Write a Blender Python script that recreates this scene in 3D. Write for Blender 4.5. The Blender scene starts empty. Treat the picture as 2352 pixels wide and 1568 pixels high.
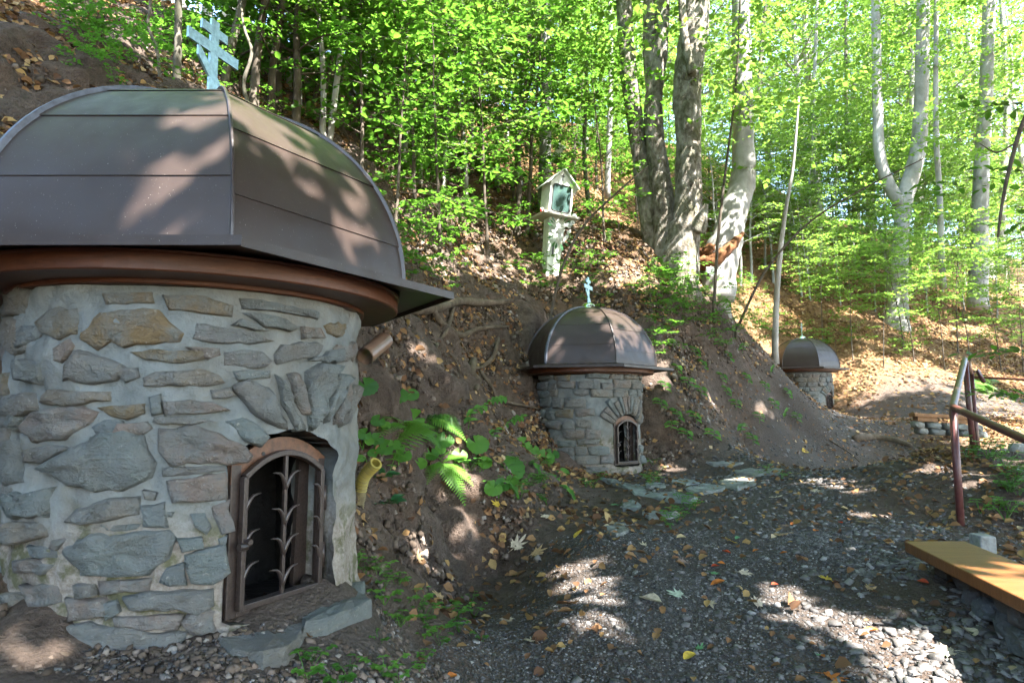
import bpy, bmesh, math, random
import numpy as np
from mathutils import Vector, Matrix
R = math.radians
random.seed(7); RNG = np.random.default_rng(11)
sc = bpy.context.scene
COL = sc.collection

# ------------------------------------------------------------------ camera
CAM = np.array((0.0, 0.0, 1.2)); PITCH = R(6.0); FPX = 1568.0
cam_data = bpy.data.cameras.new('camera')
cam_data.lens = 24.0; cam_data.sensor_width = 36.0; cam_data.clip_start = 0.05; cam_data.clip_end = 600.0
cam = bpy.data.objects.new('camera', cam_data); COL.objects.link(cam)
cam.location = CAM; cam.rotation_euler = (R(90) + PITCH, 0, 0)
sc.camera = cam

# ------------------------------------------------------------------ sky, sun, exposure
SUN = np.array((0.50, -0.52, 0.98)); SUN = SUN / np.linalg.norm(SUN)      # direction TO the sun
world = bpy.data.worlds.new('World'); sc.world = world; world.use_nodes = True
wn = world.node_tree.nodes; wl = world.node_tree.links
for n in list(wn): wn.remove(n)
sky = wn.new('ShaderNodeTexSky'); sky.sky_type = 'NISHITA'; sky.sun_disc = False
sky.sun_elevation = math.asin(SUN[2]); sky.sun_rotation = math.atan2(SUN[0], SUN[1])
sky.air_density = 1.0; sky.dust_density = 1.0; sky.ozone_density = 1.0
bg = wn.new('ShaderNodeBackground'); bg.inputs['Strength'].default_value = 0.15
wo = wn.new('ShaderNodeOutputWorld')
wl.new(sky.outputs[0], bg.inputs[0]); wl.new(bg.outputs[0], wo.inputs[0])
sun_data = bpy.data.lights.new('sun', 'SUN'); sun_data.energy = 5.0; sun_data.angle = R(0.53)
sun_data.color = (1.0, 0.96, 0.92)
sun = bpy.data.objects.new('sun', sun_data); COL.objects.link(sun)
sun.rotation_euler = Vector(-SUN).to_track_quat('-Z', 'Y').to_euler()
sun.location = (10, -12, 30)
sc.view_settings.view_transform = 'Standard'; sc.view_settings.look = 'None'
sc.view_settings.gamma = 1.0; sc.view_settings.use_curve_mapping = False
sc.view_settings.exposure = 3.4
sc.render.engine = 'CYCLES'
cy = sc.cycles
cy.max_bounces = 8; cy.diffuse_bounces = 5; cy.glossy_bounces = 3; cy.transmission_bounces = 5
cy.transparent_max_bounces = 6; cy.caustics_reflective = False; cy.caustics_refractive = False
cy.use_adaptive_sampling = True; cy.adaptive_threshold = 0.02
cy.use_denoising = True
cy.sample_clamp_indirect = 6.0

# ------------------------------------------------------------------ geometry helpers
def ray(u, v):
    """direction of a sight line given in a 2352 x 1568 frame"""
    xc = (u - 1176.0) / FPX; zc = (784.0 - v) / FPX
    return np.array((xc, math.cos(PITCH) - zc * math.sin(PITCH), math.sin(PITCH) + zc * math.cos(PITCH)))
def at(u, v, y):
    d = ray(u, v); return CAM + d * (y / d[1])
# ------------------------------------------------------------------ terrain height field (thin-plate spline)
_pts = []
for (u, v, y) in [
    # path and foreground
    (1176,1568,3.25),(1000,1568,3.05),(1500,1500,3.5),(1350,1400,3.95),(1350,1250,5.1),(1500,1120,7.7),(1440,1078,9.0),
    (1600,1300,4.7),(1900,1150,6.9),(1900,1000,13.6),(1760,1060,9.6),(2050,965,16.0),(2207,1205,5.9),(2232,1022,8.0),
    (2000,1080,8.8),(2100,1300,4.5),(2352,1560,3.2),(2000,1500,3.5),(2150,985,14.5),(1700,1200,6.0),
    # around the near well house
    (600,1515,2.42),(300,1500,2.40),(80,1480,2.35),(845,1400,2.95),(900,1470,3.0),(700,1480,2.56),(620,1540,2.32),(500,1540,2.27),(860,1300,3.7),
    # mound beside it
    (850,1200,4.4),(1000,1200,5.5),(950,1100,5.4),(900,1050,4.9),(900,900,5.1),(893,745,5.35),(1060,872,6.4),
    (1100,1000,6.6),(1200,1090,7.6),(1000,980,5.9),(1100,1120,6.7),
    # hollow with roots, earth bank above
    (1180,1010,8.9),(1150,950,8.9),(1100,850,9.1),(1100,780,9.3),(1100,700,9.7),(1100,640,10.6),(1200,680,10.6),
    (1270,620,12.4),(950,640,8.6),(1000,700,8.5),(850,560,8.5),(800,345,9.4),(560,235,8.2),(300,100,7.0),(0,-10,6.6),(60,170,5.0),(180,330,4.9),
    (1400,650,12.0),(1500,900,10.6),(1500,1050,9.95),(1500,780,11.2),(1700,1000,11.6),(1700,850,12.4),(1550,700,12.3),(1570,645,13.0),
    (1690,760,13.3),(1800,868,14.2),(1885,948,14.6),(1640,700,13.2),(1800,960,13.6),
    # far slope
    (1950,962,18.6),(1950,850,20.8),(1950,780,22.4),(1800,700,24.5),(2050,745,25.0),(2300,900,20.5),(2300,760,27.0),(2300,650,35.0),
    (1750,600,27.0),(1500,520,22.5),(1200,430,18.0),(1000,300,15.5),(2100,960,17.5),(2250,960,15.5)]:
    _pts.append(at(u, v, y))
_pts += [np.array(p, float) for p in [
    (-2.55,3.3,1.6),(-2.5,2.4,.75),(-1.4,4.25,1.7),(-2.6,4.3,2.6),(-3.6,3.2,2.6),(-5,1,3.0),(-5,-4,3.0),(-1.2,0.8,.25),(0,0,-.02),(0,-6,-.1),(3,-3,-.1),(6,0,-.5),
    (-2.2,1.2,.7),(8,5,-.3),(10,10,.2),(14,15,.6),(12,0,-1.8),(20,10,-.6),(20,20,1.2),(30,20,1.0),(30,34,6),(45,45,9),(45,20,0),
    (1.15,11.1,2.0),(8.3,19.2,1.05),(8.5,20.8,1.9),(7.6,20.2,2.0),
    (0,40,19),(20,50,16),(-15,20,15),(-15,8,10),(-20,0,12),(-20,40,26),(10,32,13),(40,65,18),(0,60,28),(-30,60,38),(60,60,12),(60,0,-2),(0,-20,-.5),(-30,-20,14),(40,-20,-4)]]
_P = np.array(_pts)
def _phi(r2):
    return 0.5 * r2 * np.log(r2 + 1e-9)
_n = len(_P); _d2 = ((_P[:, None, :2] - _P[None, :, :2]) ** 2).sum(-1)
_A = np.zeros((_n + 3, _n + 3)); _A[:_n, :_n] = _phi(_d2) + np.eye(_n) * 0.02
_A[:_n, _n] = 1; _A[:_n, _n + 1:] = _P[:, :2]; _A[_n, :_n] = 1; _A[_n + 1:, :_n] = _P[:, :2].T
_W = np.linalg.solve(_A, np.concatenate([_P[:, 2], np.zeros(3)]))
def _vnoise(x, y, seed=0):
    """smooth value noise, vectorised"""
    xi = np.floor(x).astype(np.int64); yi = np.floor(y).astype(np.int64); fx = x - xi; fy = y - yi
    fx = fx * fx * (3 - 2 * fx); fy = fy * fy * (3 - 2 * fy)
    def h(a, b):
        n = (a * 374761393 + b * 668265263 + seed * 974634777) & 0xffffffff
        n = ((n ^ (n >> 13)) * 1274126177) & 0xffffffff
        return ((n ^ (n >> 16)) & 0xffff) / 65535.0
    return (h(xi, yi) * (1 - fx) + h(xi + 1, yi) * fx) * (1 - fy) + (h(xi, yi + 1) * (1 - fx) + h(xi + 1, yi + 1) * fx) * fy - 0.5
def gz0(x, y):
    x = np.atleast_1d(np.asarray(x, float)); y = np.atleast_1d(np.asarray(y, float)); out = np.empty(x.shape)
    xf, yf, of = x.ravel(), y.ravel(), out.ravel()
    for i in range(0, len(xf), 20000):
        a, b = xf[i:i + 20000], yf[i:i + 20000]
        d2 = (a[:, None] - _P[None, :, 0]) ** 2 + (b[:, None] - _P[None, :, 1]) ** 2
        of[i:i + 20000] = _phi(d2) @ _W[:_n] + _W[_n] + a * _W[_n + 1] + b * _W[_n + 2]
    return np.clip(of.reshape(x.shape), -6, 45)
# foot line of the bank: path lies to the right of it
_PATH = np.array([(0.3,0.5),(0.5,2.0),(0.7,3.2),(1.3,4.8),(2.2,6.6),(3.2,8.6),(4.4,10.8),(6.0,13.4),(8.0,16.2),(10.5,18.0),(14,19)])
def path_dist(x, y):
    x = np.asarray(x, float); y = np.asarray(y, float); best = np.full(x.shape, 1e9)
    for (ax, ay), (bx, by) in zip(_PATH[:-1], _PATH[1:]):
        dx, dy = bx - ax, by - ay
        t = np.clip(((x - ax) * dx + (y - ay) * dy) / (dx * dx + dy * dy), 0, 1)
        best = np.minimum(best, np.hypot(x - ax - t * dx, y - ay - t * dy))
    return best
def gz(x, y):
    x = np.atleast_1d(np.asarray(x, float)); y = np.atleast_1d(np.asarray(y, float))
    z = gz0(x, y); e = .15
    sl = np.hypot(gz0(x + e, y) - z, gz0(x, y + e) - z) / e; k = np.clip(1.25 - sl, .15, 1.0)
    off = np.clip((path_dist(x, y) - 0.8) / 1.5, 0.12, 1.0)
    z = z + off * (0.20 * _vnoise(x * .7, y * .7, 1) + k * (0.09 * _vnoise(x * 2.1, y * 2.1, 2) + 0.05 * _vnoise(x * 5.3, y * 5.3, 3) + 0.022 * _vnoise(x * 13, y * 13, 4)))
    return z
def g1(x, y): return float(gz(x, y)[0])
def slope_n(x, y, e=.06):
    x = np.atleast_1d(x); y = np.atleast_1d(y)
    nx = -(gz(x + e, y) - gz(x - e, y)) / (2 * e); ny = -(gz(x, y + e) - gz(x, y - e)) / (2 * e)
    n = np.stack([nx, ny, np.ones_like(nx)], -1); return n / np.linalg.norm(n, axis=-1, keepdims=True)
def hit(u, v, far=70.0):
    """where a sight line meets the ground"""
    d = ray(u, v); ys = np.concatenate([np.arange(1.2, 12, .02), np.arange(12, far, .06)])
    p = CAM[None] + d[None] * (ys / d[1])[:, None]
    below = np.nonzero(p[:, 2] < gz(p[:, 0], p[:, 1]))[0]
    return p[below[0]] if len(below) else p[-1]
# ------------------------------------------------------------------ mesh and object helpers
def link(o, parent=None):
    COL.objects.link(o)
    if parent is not None: o.parent = parent
    return o
def tag(o, label=None, cat=None, group=None, kind=None):
    if label: o['label'] = label
    if cat: o['category'] = cat
    if group: o['group'] = group
    if kind: o['kind'] = kind
    return o
def thing(name, loc, label, cat, group=None, rz=0.0):
    o = bpy.data.objects.new(name, None); o.empty_display_size = .1
    o.location = loc; o.rotation_euler = (0, 0, rz); link(o)
    return tag(o, label, cat, group)
def smooth_mesh(me, on=True):
    me.polygons.foreach_set('use_smooth', np.full(len(me.polygons), on))
class MB:
    def __init__(s): s.v = []; s.f = []
    def add(s, v, f):
        o = len(s.v); s.v += [tuple(map(float, p)) for p in v]; s.f += [tuple(i + o for i in q) for q in f]; return s
    def box(s, c, size, rot=None, jit=0.0):
        c = np.array(c, float); h = np.array(size, float) / 2
        v = np.array([(a, b, d) for a in (-1, 1) for b in (-1, 1) for d in (-1, 1)], float) * h
        if jit: v = v + RNG.uniform(-jit, jit, v.shape)
        if rot is not None: v = v @ np.array(rot).T
        return s.add(v + c, [(0, 1, 3, 2), (4, 6, 7, 5), (0, 4, 5, 1), (2, 3, 7, 6), (0, 2, 6, 4), (1, 5, 7, 3)])
    def tube(s, pts, rad, n=6, cap=True, flat=1.0):
        v, f = tube(pts, rad, n, cap, flat); return s.add(v, f)
    def mesh(s, name, smooth=False):
        me = bpy.data.meshes.new(name); me.from_pydata(s.v, [], s.f); me.validate(); me.update()
        if smooth: smooth_mesh(me)
        return me
    def build(s, name, mat, parent=None, smooth=False, bevel=0.0, seg=2):
        o = bpy.data.objects.new(name, s.mesh(name, smooth)); o.data.materials.append(mat); link(o, parent)
        if bevel:
            b = o.modifiers.new('bevel', 'BEVEL'); b.width = bevel; b.segments = seg; b.limit_method = 'ANGLE'; b.angle_limit = R(40)
        return o
def tube(pts, rad, n=6, cap=True, flat=1.0):
    p = np.array(pts, float); m = len(p)
    r = np.broadcast_to(np.asarray(rad, float), (m,))
    t = np.gradient(p, axis=0); t /= np.linalg.norm(t, axis=1, keepdims=True) + 1e-9
    up = np.array((0, 0, 1.0)) if abs(t[0, 2]) < .9 else np.array((1.0, 0, 0))
    vs = []; a = None
    ang = np.arange(n) * 2 * math.pi / n; ca, sa = np.cos(ang)[:, None], np.sin(ang)[:, None]
    for i in range(m):
        if a is None: a = np.cross(up, t[i])
        else: a = a - t[i] * (a @ t[i])
        a = a / (np.linalg.norm(a) + 1e-9); b = np.cross(t[i], a)
        vs.append(p[i] + r[i] * (ca * a + sa * b * flat))
    vs = np.concatenate(vs)
    f = [(i * n + j, i * n + (j + 1) % n, (i + 1) * n + (j + 1) % n, (i + 1) * n + j) for i in range(m - 1) for j in range(n)]
    if cap: f += [tuple(range(n))[::-1], tuple(range((m - 1) * n, m * n))]
    return vs, f
def bez(pts, n=12):
    """Catmull-Rom through points"""
    p = np.array(pts, float)
    if len(p) < 3: return np.array([p[0] + (p[-1] - p[0]) * t for t in np.linspace(0, 1, n)])
    q = np.vstack([2 * p[0] - p[1], p, 2 * p[-1] - p[-2]]); out = []
    for t in np.linspace(0, len(p) - 1 - 1e-6, n):
        i = int(t); f = t - i; a, b, c, d = q[i:i + 4]
        out.append(.5 * (2 * b + (c - a) * f + (2 * a - 5 * b + 4 * c - d) * f * f + (3 * b - a - 3 * c + d) * f ** 3))
    return np.array(out)
def np_mesh(name, V, F, mat=None, rnd=None, smooth=False):
    """V (n,3), F (m,k) with one k; rnd: one value per face"""
    me = bpy.data.meshes.new(name); m, k = F.shape
    me.vertices.add(len(V)); me.vertices.foreach_set('co', np.ascontiguousarray(V, dtype=np.float32).ravel())
    me.loops.add(m * k); me.loops.foreach_set('vertex_index', np.ascontiguousarray(F, dtype=np.int32).ravel())
    me.polygons.add(m); me.polygons.foreach_set('loop_start', np.arange(0, m * k, k, dtype=np.int32))
    me.polygons.foreach_set('loop_total', np.full(m, k, dtype=np.int32))
    if mat is not None: me.materials.append(mat)
    me.update(calc_edges=True)
    if smooth: smooth_mesh(me)
    if rnd is not None:
        at_ = me.attributes.new('rnd', 'FLOAT', 'FACE'); at_.data.foreach_set('value', np.ascontiguousarray(rnd, dtype=np.float32))
    return me
def scatter(tv, tf, pos, rot, scale, rnd=None):
    """copies of a template (tv, tf) at pos with rotation matrices rot and scales; returns V, F, rnd per face"""
    tv = np.array(tv, float); tf = np.array(tf, int); N = len(pos)
    sc_ = np.asarray(scale, float); sc_ = sc_[:, None, None] if sc_.ndim == 1 else sc_[:, None, :]
    V = np.einsum('nij,nkj->nki', rot, tv[None] * sc_) + np.asarray(pos)[:, None, :]
    F = tf[None] + (np.arange(N) * len(tv))[:, None, None]
    if rnd is None: rnd = RNG.random(N)
    return V.reshape(-1, 3), F.reshape(-1, tf.shape[1]), np.repeat(rnd, len(tf))
def frames(normal, heading):
    """rotation matrices: z axis = normal, y axis close to heading"""
    z = normal / (np.linalg.norm(normal, axis=-1, keepdims=True) + 1e-9)
    x = np.cross(heading, z); x /= np.linalg.norm(x, axis=-1, keepdims=True) + 1e-9
    y = np.cross(z, x); return np.stack([x, y, z], -1)
def rand_dirs(n):
    d = RNG.normal(size=(n, 3)); return d / np.linalg.norm(d, axis=1, keepdims=True)
def dup(root, loc=None, rot=None, scale=None, label=None, group=None):
    c = root.copy(); COL.objects.link(c)
    if loc is not None: c.location = loc
    if rot is not None: c.rotation_euler = rot
    if scale is not None: c.scale = (scale,) * 3 if np.isscalar(scale) else scale
    if label: c['label'] = label
    if group: c['group'] = group
    for ch in list(root.children):
        d = ch.copy(); COL.objects.link(d); d.parent = c
        for g in list(ch.children):
            e = g.copy(); COL.objects.link(e); e.parent = d
    return c

# ------------------------------------------------------------------ materials
MATS = {}
class NT:
    def __init__(s, name):
        s.m = bpy.data.materials.new(name); s.m.use_nodes = True; s.t = s.m.node_tree; s.n = s.t.nodes; s.l = s.t.links
        for n in list(s.n): s.n.remove(n)
        s.out = s.n.new('ShaderNodeOutputMaterial')
    def node(s, typ, **kw):
        n = s.n.new('ShaderNode' + typ)
        for k, v in kw.items():
            if k.startswith('i_'):
                key = k[2:]; key = int(key) if key.isdigit() else key.replace('_', ' ')
                if isinstance(v, bpy.types.NodeSocket): s.l.new(v, n.inputs[key])
                else: n.inputs[key].default_value = v
            else: setattr(n, k, v)
        return n
    def noise(s, scale, detail=4, rough=.55, vec=None, dist=0.0):
        n = s.node('TexNoise'); n.inputs['Scale'].default_value = scale; n.inputs['Detail'].default_value = detail
        n.inputs['Roughness'].default_value = rough; n.inputs['Distortion'].default_value = dist
        if vec is not None: s.l.new(vec, n.inputs['Vector'])
        return n.outputs[0]
    def ramp(s, fac, stops, interp='LINEAR'):
        n = s.node('ValToRGB'); cr = n.color_ramp; cr.interpolation = interp
        while len(cr.elements) < len(stops): cr.elements.new(.5)
        for e, (p, c) in zip(cr.elements, stops): e.position = p; e.color = (*c, 1) if len(c) == 3 else c
        s.l.new(fac, n.inputs[0]); return n.outputs[0]
    def mix(s, fac, a, b, mode='MIX'):
        n = s.node('MixRGB', blend_type=mode)
        for i, x in enumerate((fac, a, b)):
            if isinstance(x, bpy.types.NodeSocket): s.l.new(x, n.inputs[i])
            elif i == 0: n.inputs[0].default_value = x
            else: n.inputs[i].default_value = (*x, 1)
        return n.outputs[0]
    def math(s, op, a, b=0.0):
        n = s.node('Math', operation=op)
        for i, x in enumerate((a, b)):
            if isinstance(x, bpy.types.NodeSocket): s.l.new(x, n.inputs[i])
            else: n.inputs[i].default_value = x
        return n.outputs[0]
    def coords(s, which='Object', scale=None):
        c = s.node('TexCoord').outputs[which]
        if scale is not None:
            m = s.node('Mapping'); m.inputs['Scale'].default_value = scale; s.l.new(c, m.inputs[0]); c = m.outputs[0]
        return c
    def pos(s, scale=None):
        c = s.node('NewGeometry').outputs['Position']
        if scale is not None:
            m = s.node('Mapping'); m.inputs['Scale'].default_value = scale; s.l.new(c, m.inputs[0]); c = m.outputs[0]
        return c
    def objrnd(s): return s.node('ObjectInfo').outputs['Random']
    def rnd(s): return s.node('Attribute', attribute_name='rnd').outputs['Fac']
    def bump(s, h, strength=.5, dist=.01, prev=None):
        n = s.node('Bump'); n.inputs['Strength'].default_value = strength; n.inputs['Distance'].default_value = dist
        s.l.new(h, n.inputs['Height'])
        if prev is not None: s.l.new(prev, n.inputs['Normal'])
        return n.outputs[0]
    def bsdf(s, color, rough=.7, metal=0.0, normal=None, spec=.5, coat=0.0):
        n = s.node('BsdfPrincipled')
        for k, x in (('Base Color', color), ('Roughness', rough), ('Metallic', metal), ('Specular IOR Level', spec), ('Coat Weight', coat)):
            if isinstance(x, bpy.types.NodeSocket): s.l.new(x, n.inputs[k])
            elif k == 'Base Color': n.inputs[k].default_value = (*x, 1)
            else: n.inputs[k].default_value = x
        if normal is not None: s.l.new(normal, n.inputs['Normal'])
        return n.outputs[0]
    def done(s, shader):
        s.l.new(shader, s.out.inputs['Surface']); return s.m
def leaf_mat(name, dark, mid, light, trans, rough=.45, use_obj=False, tw=.42):
    t = NT(name); r = t.rnd() if not use_obj else t.objrnd()
    big = t.noise(1.3, 2, vec=t.pos())
    f = t.math('ADD', t.math('MULTIPLY', r, .75), t.math('MULTIPLY', big, .3))
    col = t.ramp(f, [(.15, dark), (.5, mid), (.85, light)])
    b = t.bsdf(col, rough, spec=.35)
    tc = t.mix(.75, col, trans); tr = t.node('BsdfTranslucent'); t.l.new(tc, tr.inputs[0])
    m = t.node('MixShader'); m.inputs[0].default_value = tw; t.l.new(b, m.inputs[1]); t.l.new(tr.outputs[0], m.inputs[2])
    return t.done(m.outputs[0])
M_BEECH = leaf_mat('beech_leaf', (.030, .080, .014), (.050, .132, .018), (.088, .182, .028), (.17, .40, .035), tw=.5)
M_CANOPY = leaf_mat('shade_canopy_leaf', (.05, .085, .03), (.08, .12, .045), (.10, .15, .05), (.14, .24, .08), tw=.4)  # leaf of the added shade canopy, kept dull so its shade stays neutral
M_BRIGHT = leaf_mat('sunlit_beech_leaf', (.040, .100, .016), (.080, .160, .026), (.13, .22, .04), (.26, .45, .06), tw=.5)  # beech leaf lightened in its colour to look sunlit
M_HERB = leaf_mat('herb_leaf', (.035, .11, .018), (.055, .155, .022), (.09, .21, .03), (.16, .40, .02), use_obj=True, tw=.35)
M_FERN = leaf_mat('fern_leaf', (.05, .14, .015), (.08, .20, .02), (.12, .25, .03), (.22, .45, .02), use_obj=True, tw=.35)
M_COVER = leaf_mat('ground_cover_leaf', (.03, .10, .018), (.05, .15, .025), (.08, .20, .03), (.14, .36, .02))
M_GLOSSY = leaf_mat('glossy_leaf', (.020, .085, .030), (.030, .115, .035), (.05, .15, .045), (.08, .28, .04), rough=.3, use_obj=True, tw=.2)
def litter_mat(name, use_obj, stops):
    t = NT(name); r = t.objrnd() if use_obj else t.rnd()
    col = t.ramp(r, stops, 'CONSTANT' if use_obj else 'LINEAR')
    n = t.noise(55, 3, vec=t.pos()); col = t.mix(t.math('MULTIPLY', n, .5), col, (.10, .05, .025))
    b = t.bsdf(col, .75, spec=.25); tr = t.node('BsdfTranslucent'); t.l.new(col, tr.inputs[0])
    m = t.node('MixShader'); m.inputs[0].default_value = .18; t.l.new(b, m.inputs[1]); t.l.new(tr.outputs[0], m.inputs[2])
    return t.done(m.outputs[0])
M_LITTER = litter_mat('dry_leaf', False, [(0, (.06, .030, .016)), (.3, (.15, .075, .034)), (.6, (.27, .15, .062)), (.82, (.38, .25, .085)), (1, (.52, .42, .26))])
def bark_mat(name, c1, c2, c3, scale=6, vert=.25, bump=.5, moss=0.0, dist=.02):
    t = NT(name); p = t.pos((1, 1, vert)); n1 = t.noise(scale, 6, .62, p, .4); n2 = t.noise(scale * .35, 3, .6, t.pos()); n3 = t.noise(scale * 5, 3, .6, p)
    col = t.ramp(n1, [(.3, c1), (.5, c2), (.7, c3)])
    col = t.mix(t.ramp(n2, [(.45, (0, 0, 0)), (.62, (1, 1, 1))]), col, t.mix(.5, col, c3))
    if moss:
        mf = t.math('MULTIPLY', t.ramp(t.noise(3.5, 4, .6, t.pos()), [(.48, (0, 0, 0)), (.6, (1, 1, 1))]), moss)
        col = t.mix(mf, col, (.045, .065, .012))
    h = t.math('ADD', n1, t.math('MULTIPLY', n3, .35))
    return t.done(t.bsdf(col, .9, normal=t.bump(h, bump, dist), spec=.2))
M_BEECHBARK = bark_mat('beech_bark', (.16, .155, .14), (.26, .25, .225), (.38, .37, .34), 3.5, .5, .35, .15)
M_MAPLEBARK = bark_mat('maple_bark', (.045, .036, .027), (.15, .13, .10), (.36, .335, .29), 13, .55, 1.0, .35, .05)
M_DARKBARK = bark_mat('dark_bark', (.05, .045, .035), (.10, .09, .07), (.17, .155, .12), 9, .3, .6, .2)
M_TWIG = bark_mat('twig_bark', (.04, .032, .022), (.075, .06, .045), (.13, .11, .085), 14, .4, .3)
M_ROOT = bark_mat('root_bark', (.04, .03, .02), (.08, .06, .042), (.135, .11, .08), 12, .6, .7)
M_DEADWOOD = bark_mat('rotten_wood', (.035, .016, .009), (.12, .05, .02), (.20, .095, .04), 12, .5, .8)
def stone_mat(name, stops, bump=1.0):
    t = NT(name); r = t.objrnd(); p = t.pos()
    base = t.ramp(r, stops, 'CONSTANT')
    n1 = t.noise(12, 9, .72, p, .9); n2 = t.noise(48, 5, .65, p); st = t.noise(16, 5, .6, t.pos((.5, .5, 3.2)), 1.2)
    col = t.mix(.55, base, t.ramp(n1, [(.3, (.08, .08, .075)), (.5, (.24, .23, .21)), (.72, (.46, .43, .37))]), 'SOFT_LIGHT')
    col = t.mix(t.ramp(st, [(.56, (0, 0, 0)), (.70, (.25, .25, .25))]), col, (.30, .22, .13))
    col = t.mix(t.ramp(n2, [(.60, (0, 0, 0)), (.72, (.55, .55, .55))]), col, (.48, .46, .40))
    col = t.mix(t.ramp(t.noise(5.5, 5, .7, p), [(.40, (0, 0, 0)), (.58, (.85, .85, .85))]), col, (.15, .160, .152))
    col = t.mix(t.math('MULTIPLY', t.ramp(t.noise(2.3, 5, .7, p), [(.45, (0, 0, 0)), (.65, (1, 1, 1))]), .4), col, (.12, .10, .072))
    h = t.math('ADD', t.math('MULTIPLY', n1, 1.2), t.math('ADD', t.math('MULTIPLY', n2, .55), t.math('MULTIPLY', st, .35)))
    return t.done(t.bsdf(col, .88, normal=t.bump(h, bump, .03), spec=.25))
M_STONE = stone_mat('wall_stone', [(0, (.205, .20, .185)), (.14, (.165, .19, .195)), (.3, (.235, .195, .17)), (.45, (.18, .178, .172)), (.6, (.175, .205, .20)), (.75, (.23, .205, .17)), (.9, (.20, .17, .152))])
M_OCHRE = stone_mat('ochre_stone', [(0, (.23, .17, .095)), (.5, (.205, .165, .105))])
M_FLAG = stone_mat('flagstone', [(0, (.29, .32, .30)), (.5, (.34, .34, .31))])
def mortar():
    t = NT('mortar'); p = t.pos(); n1 = t.noise(7, 7, .6, p); n2 = t.noise(60, 4, .7, p); z = t.node('SeparateXYZ'); t.l.new(t.coords('Object'), z.inputs[0])
    col = t.ramp(n1, [(.28, (.085, .096, .093)), (.5, (.145, .157, .152)), (.75, (.215, .224, .21))])
    low = t.math('SUBTRACT', .62, t.math('ADD', z.outputs[2], t.math('MULTIPLY', n1, .25)))
    lowf = t.math('MULTIPLY', t.node('Clamp', i_0=t.math('MULTIPLY', low, 6)).outputs[0], .75)
    col = t.mix(lowf, col, t.ramp(n2, [(.4, (.17, .135, .105)), (.6, (.27, .23, .19))]))
    col = t.mix(t.math('MULTIPLY', t.ramp(t.noise(2.3, 5, .7, p), [(.45, (0, 0, 0)), (.65, (1, 1, 1))]), .55), col, (.115, .098, .072))
    moss = t.math('MULTIPLY', lowf, t.ramp(t.noise(11, 4, .6, p), [(.5, (0, 0, 0)), (.6, (1, 1, 1))]))
    col = t.mix(moss, col, (.05, .055, .015))
    h = t.math('ADD', n1, t.math('MULTIPLY', n2, .4))
    return t.done(t.bsdf(col, .93, normal=t.bump(h, .7, .02), spec=.2))
M_MORTAR = mortar()
def simple(name, col, rough=.6, metal=0.0, var=.25, scale=20, bump=.15, dist=.005, coat=0.0, spec=.5):
    t = NT(name); n = t.noise(scale, 5, .6, t.pos()); c2 = tuple(x * (1 - var) for x in col); c3 = tuple(min(1, x * (1 + var)) for x in col)
    c = t.ramp(n, [(.3, c2), (.7, c3)]); nm = t.bump(n, bump, dist) if bump else None
    return t.done(t.bsdf(c, rough, metal, nm, spec, coat))
def sheet():
    t = NT('brown_painted_sheet'); p = t.pos(); n1 = t.noise(2.2, 3, .5, p); n2 = t.noise(9, 4, .6, p); n3 = t.noise(160, 2, .5, p)
    col = t.ramp(n1, [(.3, (.025, .016, .012)), (.7, (.037, .025, .020))])
    col = t.mix(t.ramp(n3, [(.70, (0, 0, 0)), (.76, (.5, .5, .5))]), col, (.28, .25, .22))
    rg = t.ramp(n2, [(.3, (.36,) * 3), (.7, (.52,) * 3)])
    return t.done(t.bsdf(col, rg, 0, t.bump(n1, .25, .05), .32, 0))
M_SHEET = sheet()
M_SEAL = simple('grey_seam_metal', (.09, .10, .125), .55, .2, .35, 30)
M_RIB = simple('brown_seam_metal', (.035, .024, .020), .35, 0, .3, 30, .1)
M_GALV = simple('galvanised_steel', (.33, .46, .47), .38, .75, .3, 45, .1)
M_CAP = simple('polished_zinc', (.55, .60, .52), .14, 1.0, .1, 8, .08)
def wood(name, c1, c2, scale=(1, 1, 1), rough=.45, wscale=5, bump=.3):
    t = NT(name); p = t.coords('Object', scale); n = t.noise(wscale, 6, .62, p, .8); n2 = t.noise(wscale * 7, 3, .6, p)
    col = t.ramp(n, [(.3, c1), (.7, c2)]); col = t.mix(t.ramp(n2, [(.58, (0, 0, 0)), (.7, (.5, .5, .5))]), col, tuple(x * .45 for x in c1))
    return t.done(t.bsdf(col, rough, 0, t.bump(t.math('ADD', n, t.math('MULTIPLY', n2, .4)), bump, .006), .4))
M_RING = wood('stained_ring_wood', (.048, .015, .007), (.10, .034, .013), (1, 1, 6), .5, 4)
M_PLANK = wood('varnished_plank', (.115, .044, .013), (.19, .080, .027), (1.2, 16, 3), .42, 2.2, .35)
M_PLANKOLD = wood('dull_bench_wood', (.16, .075, .03), (.30, .15, .06), (1, 12, 3), .6, 3)
M_IRON = simple('brown_painted_iron', (.032, .022, .018), .38, .1, .45, 90, .35, .003)
M_IRONTOP = simple('rusty_brown_iron', (.10, .045, .022), .5, .1, .4, 40, .25, .003)
M_DARK = simple('inner_stone_in_shade', (.010, .009, .008), .9, 0, .5, 12, .8, .03)  # near-black colour stands for the deep shade inside the shaft
def rail():
    t = NT('brown_rail_paint'); n = t.noise(35, 4, .6, t.pos()); c = t.ramp(n, [(.35, (.070, .022, .020)), (.7, (.10, .034, .029))])
    c = t.mix(t.ramp(t.noise(8, 4, .6, t.pos()), [(.55, (0, 0, 0)), (.7, (.5, .5, .5))]), c, (.17, .14, .07))
    return t.done(t.bsdf(c, .42, 0, t.bump(n, .2, .003), .4))
M_RAIL = rail()
M_WHITE = simple('white_paint', (.66, .70, .64), .5, 0, .12, 14, .08)
M_OLDWHITE = simple('dull_white_paint', (.50, .55, .47), .6, 0, .2, 10, .1)
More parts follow.
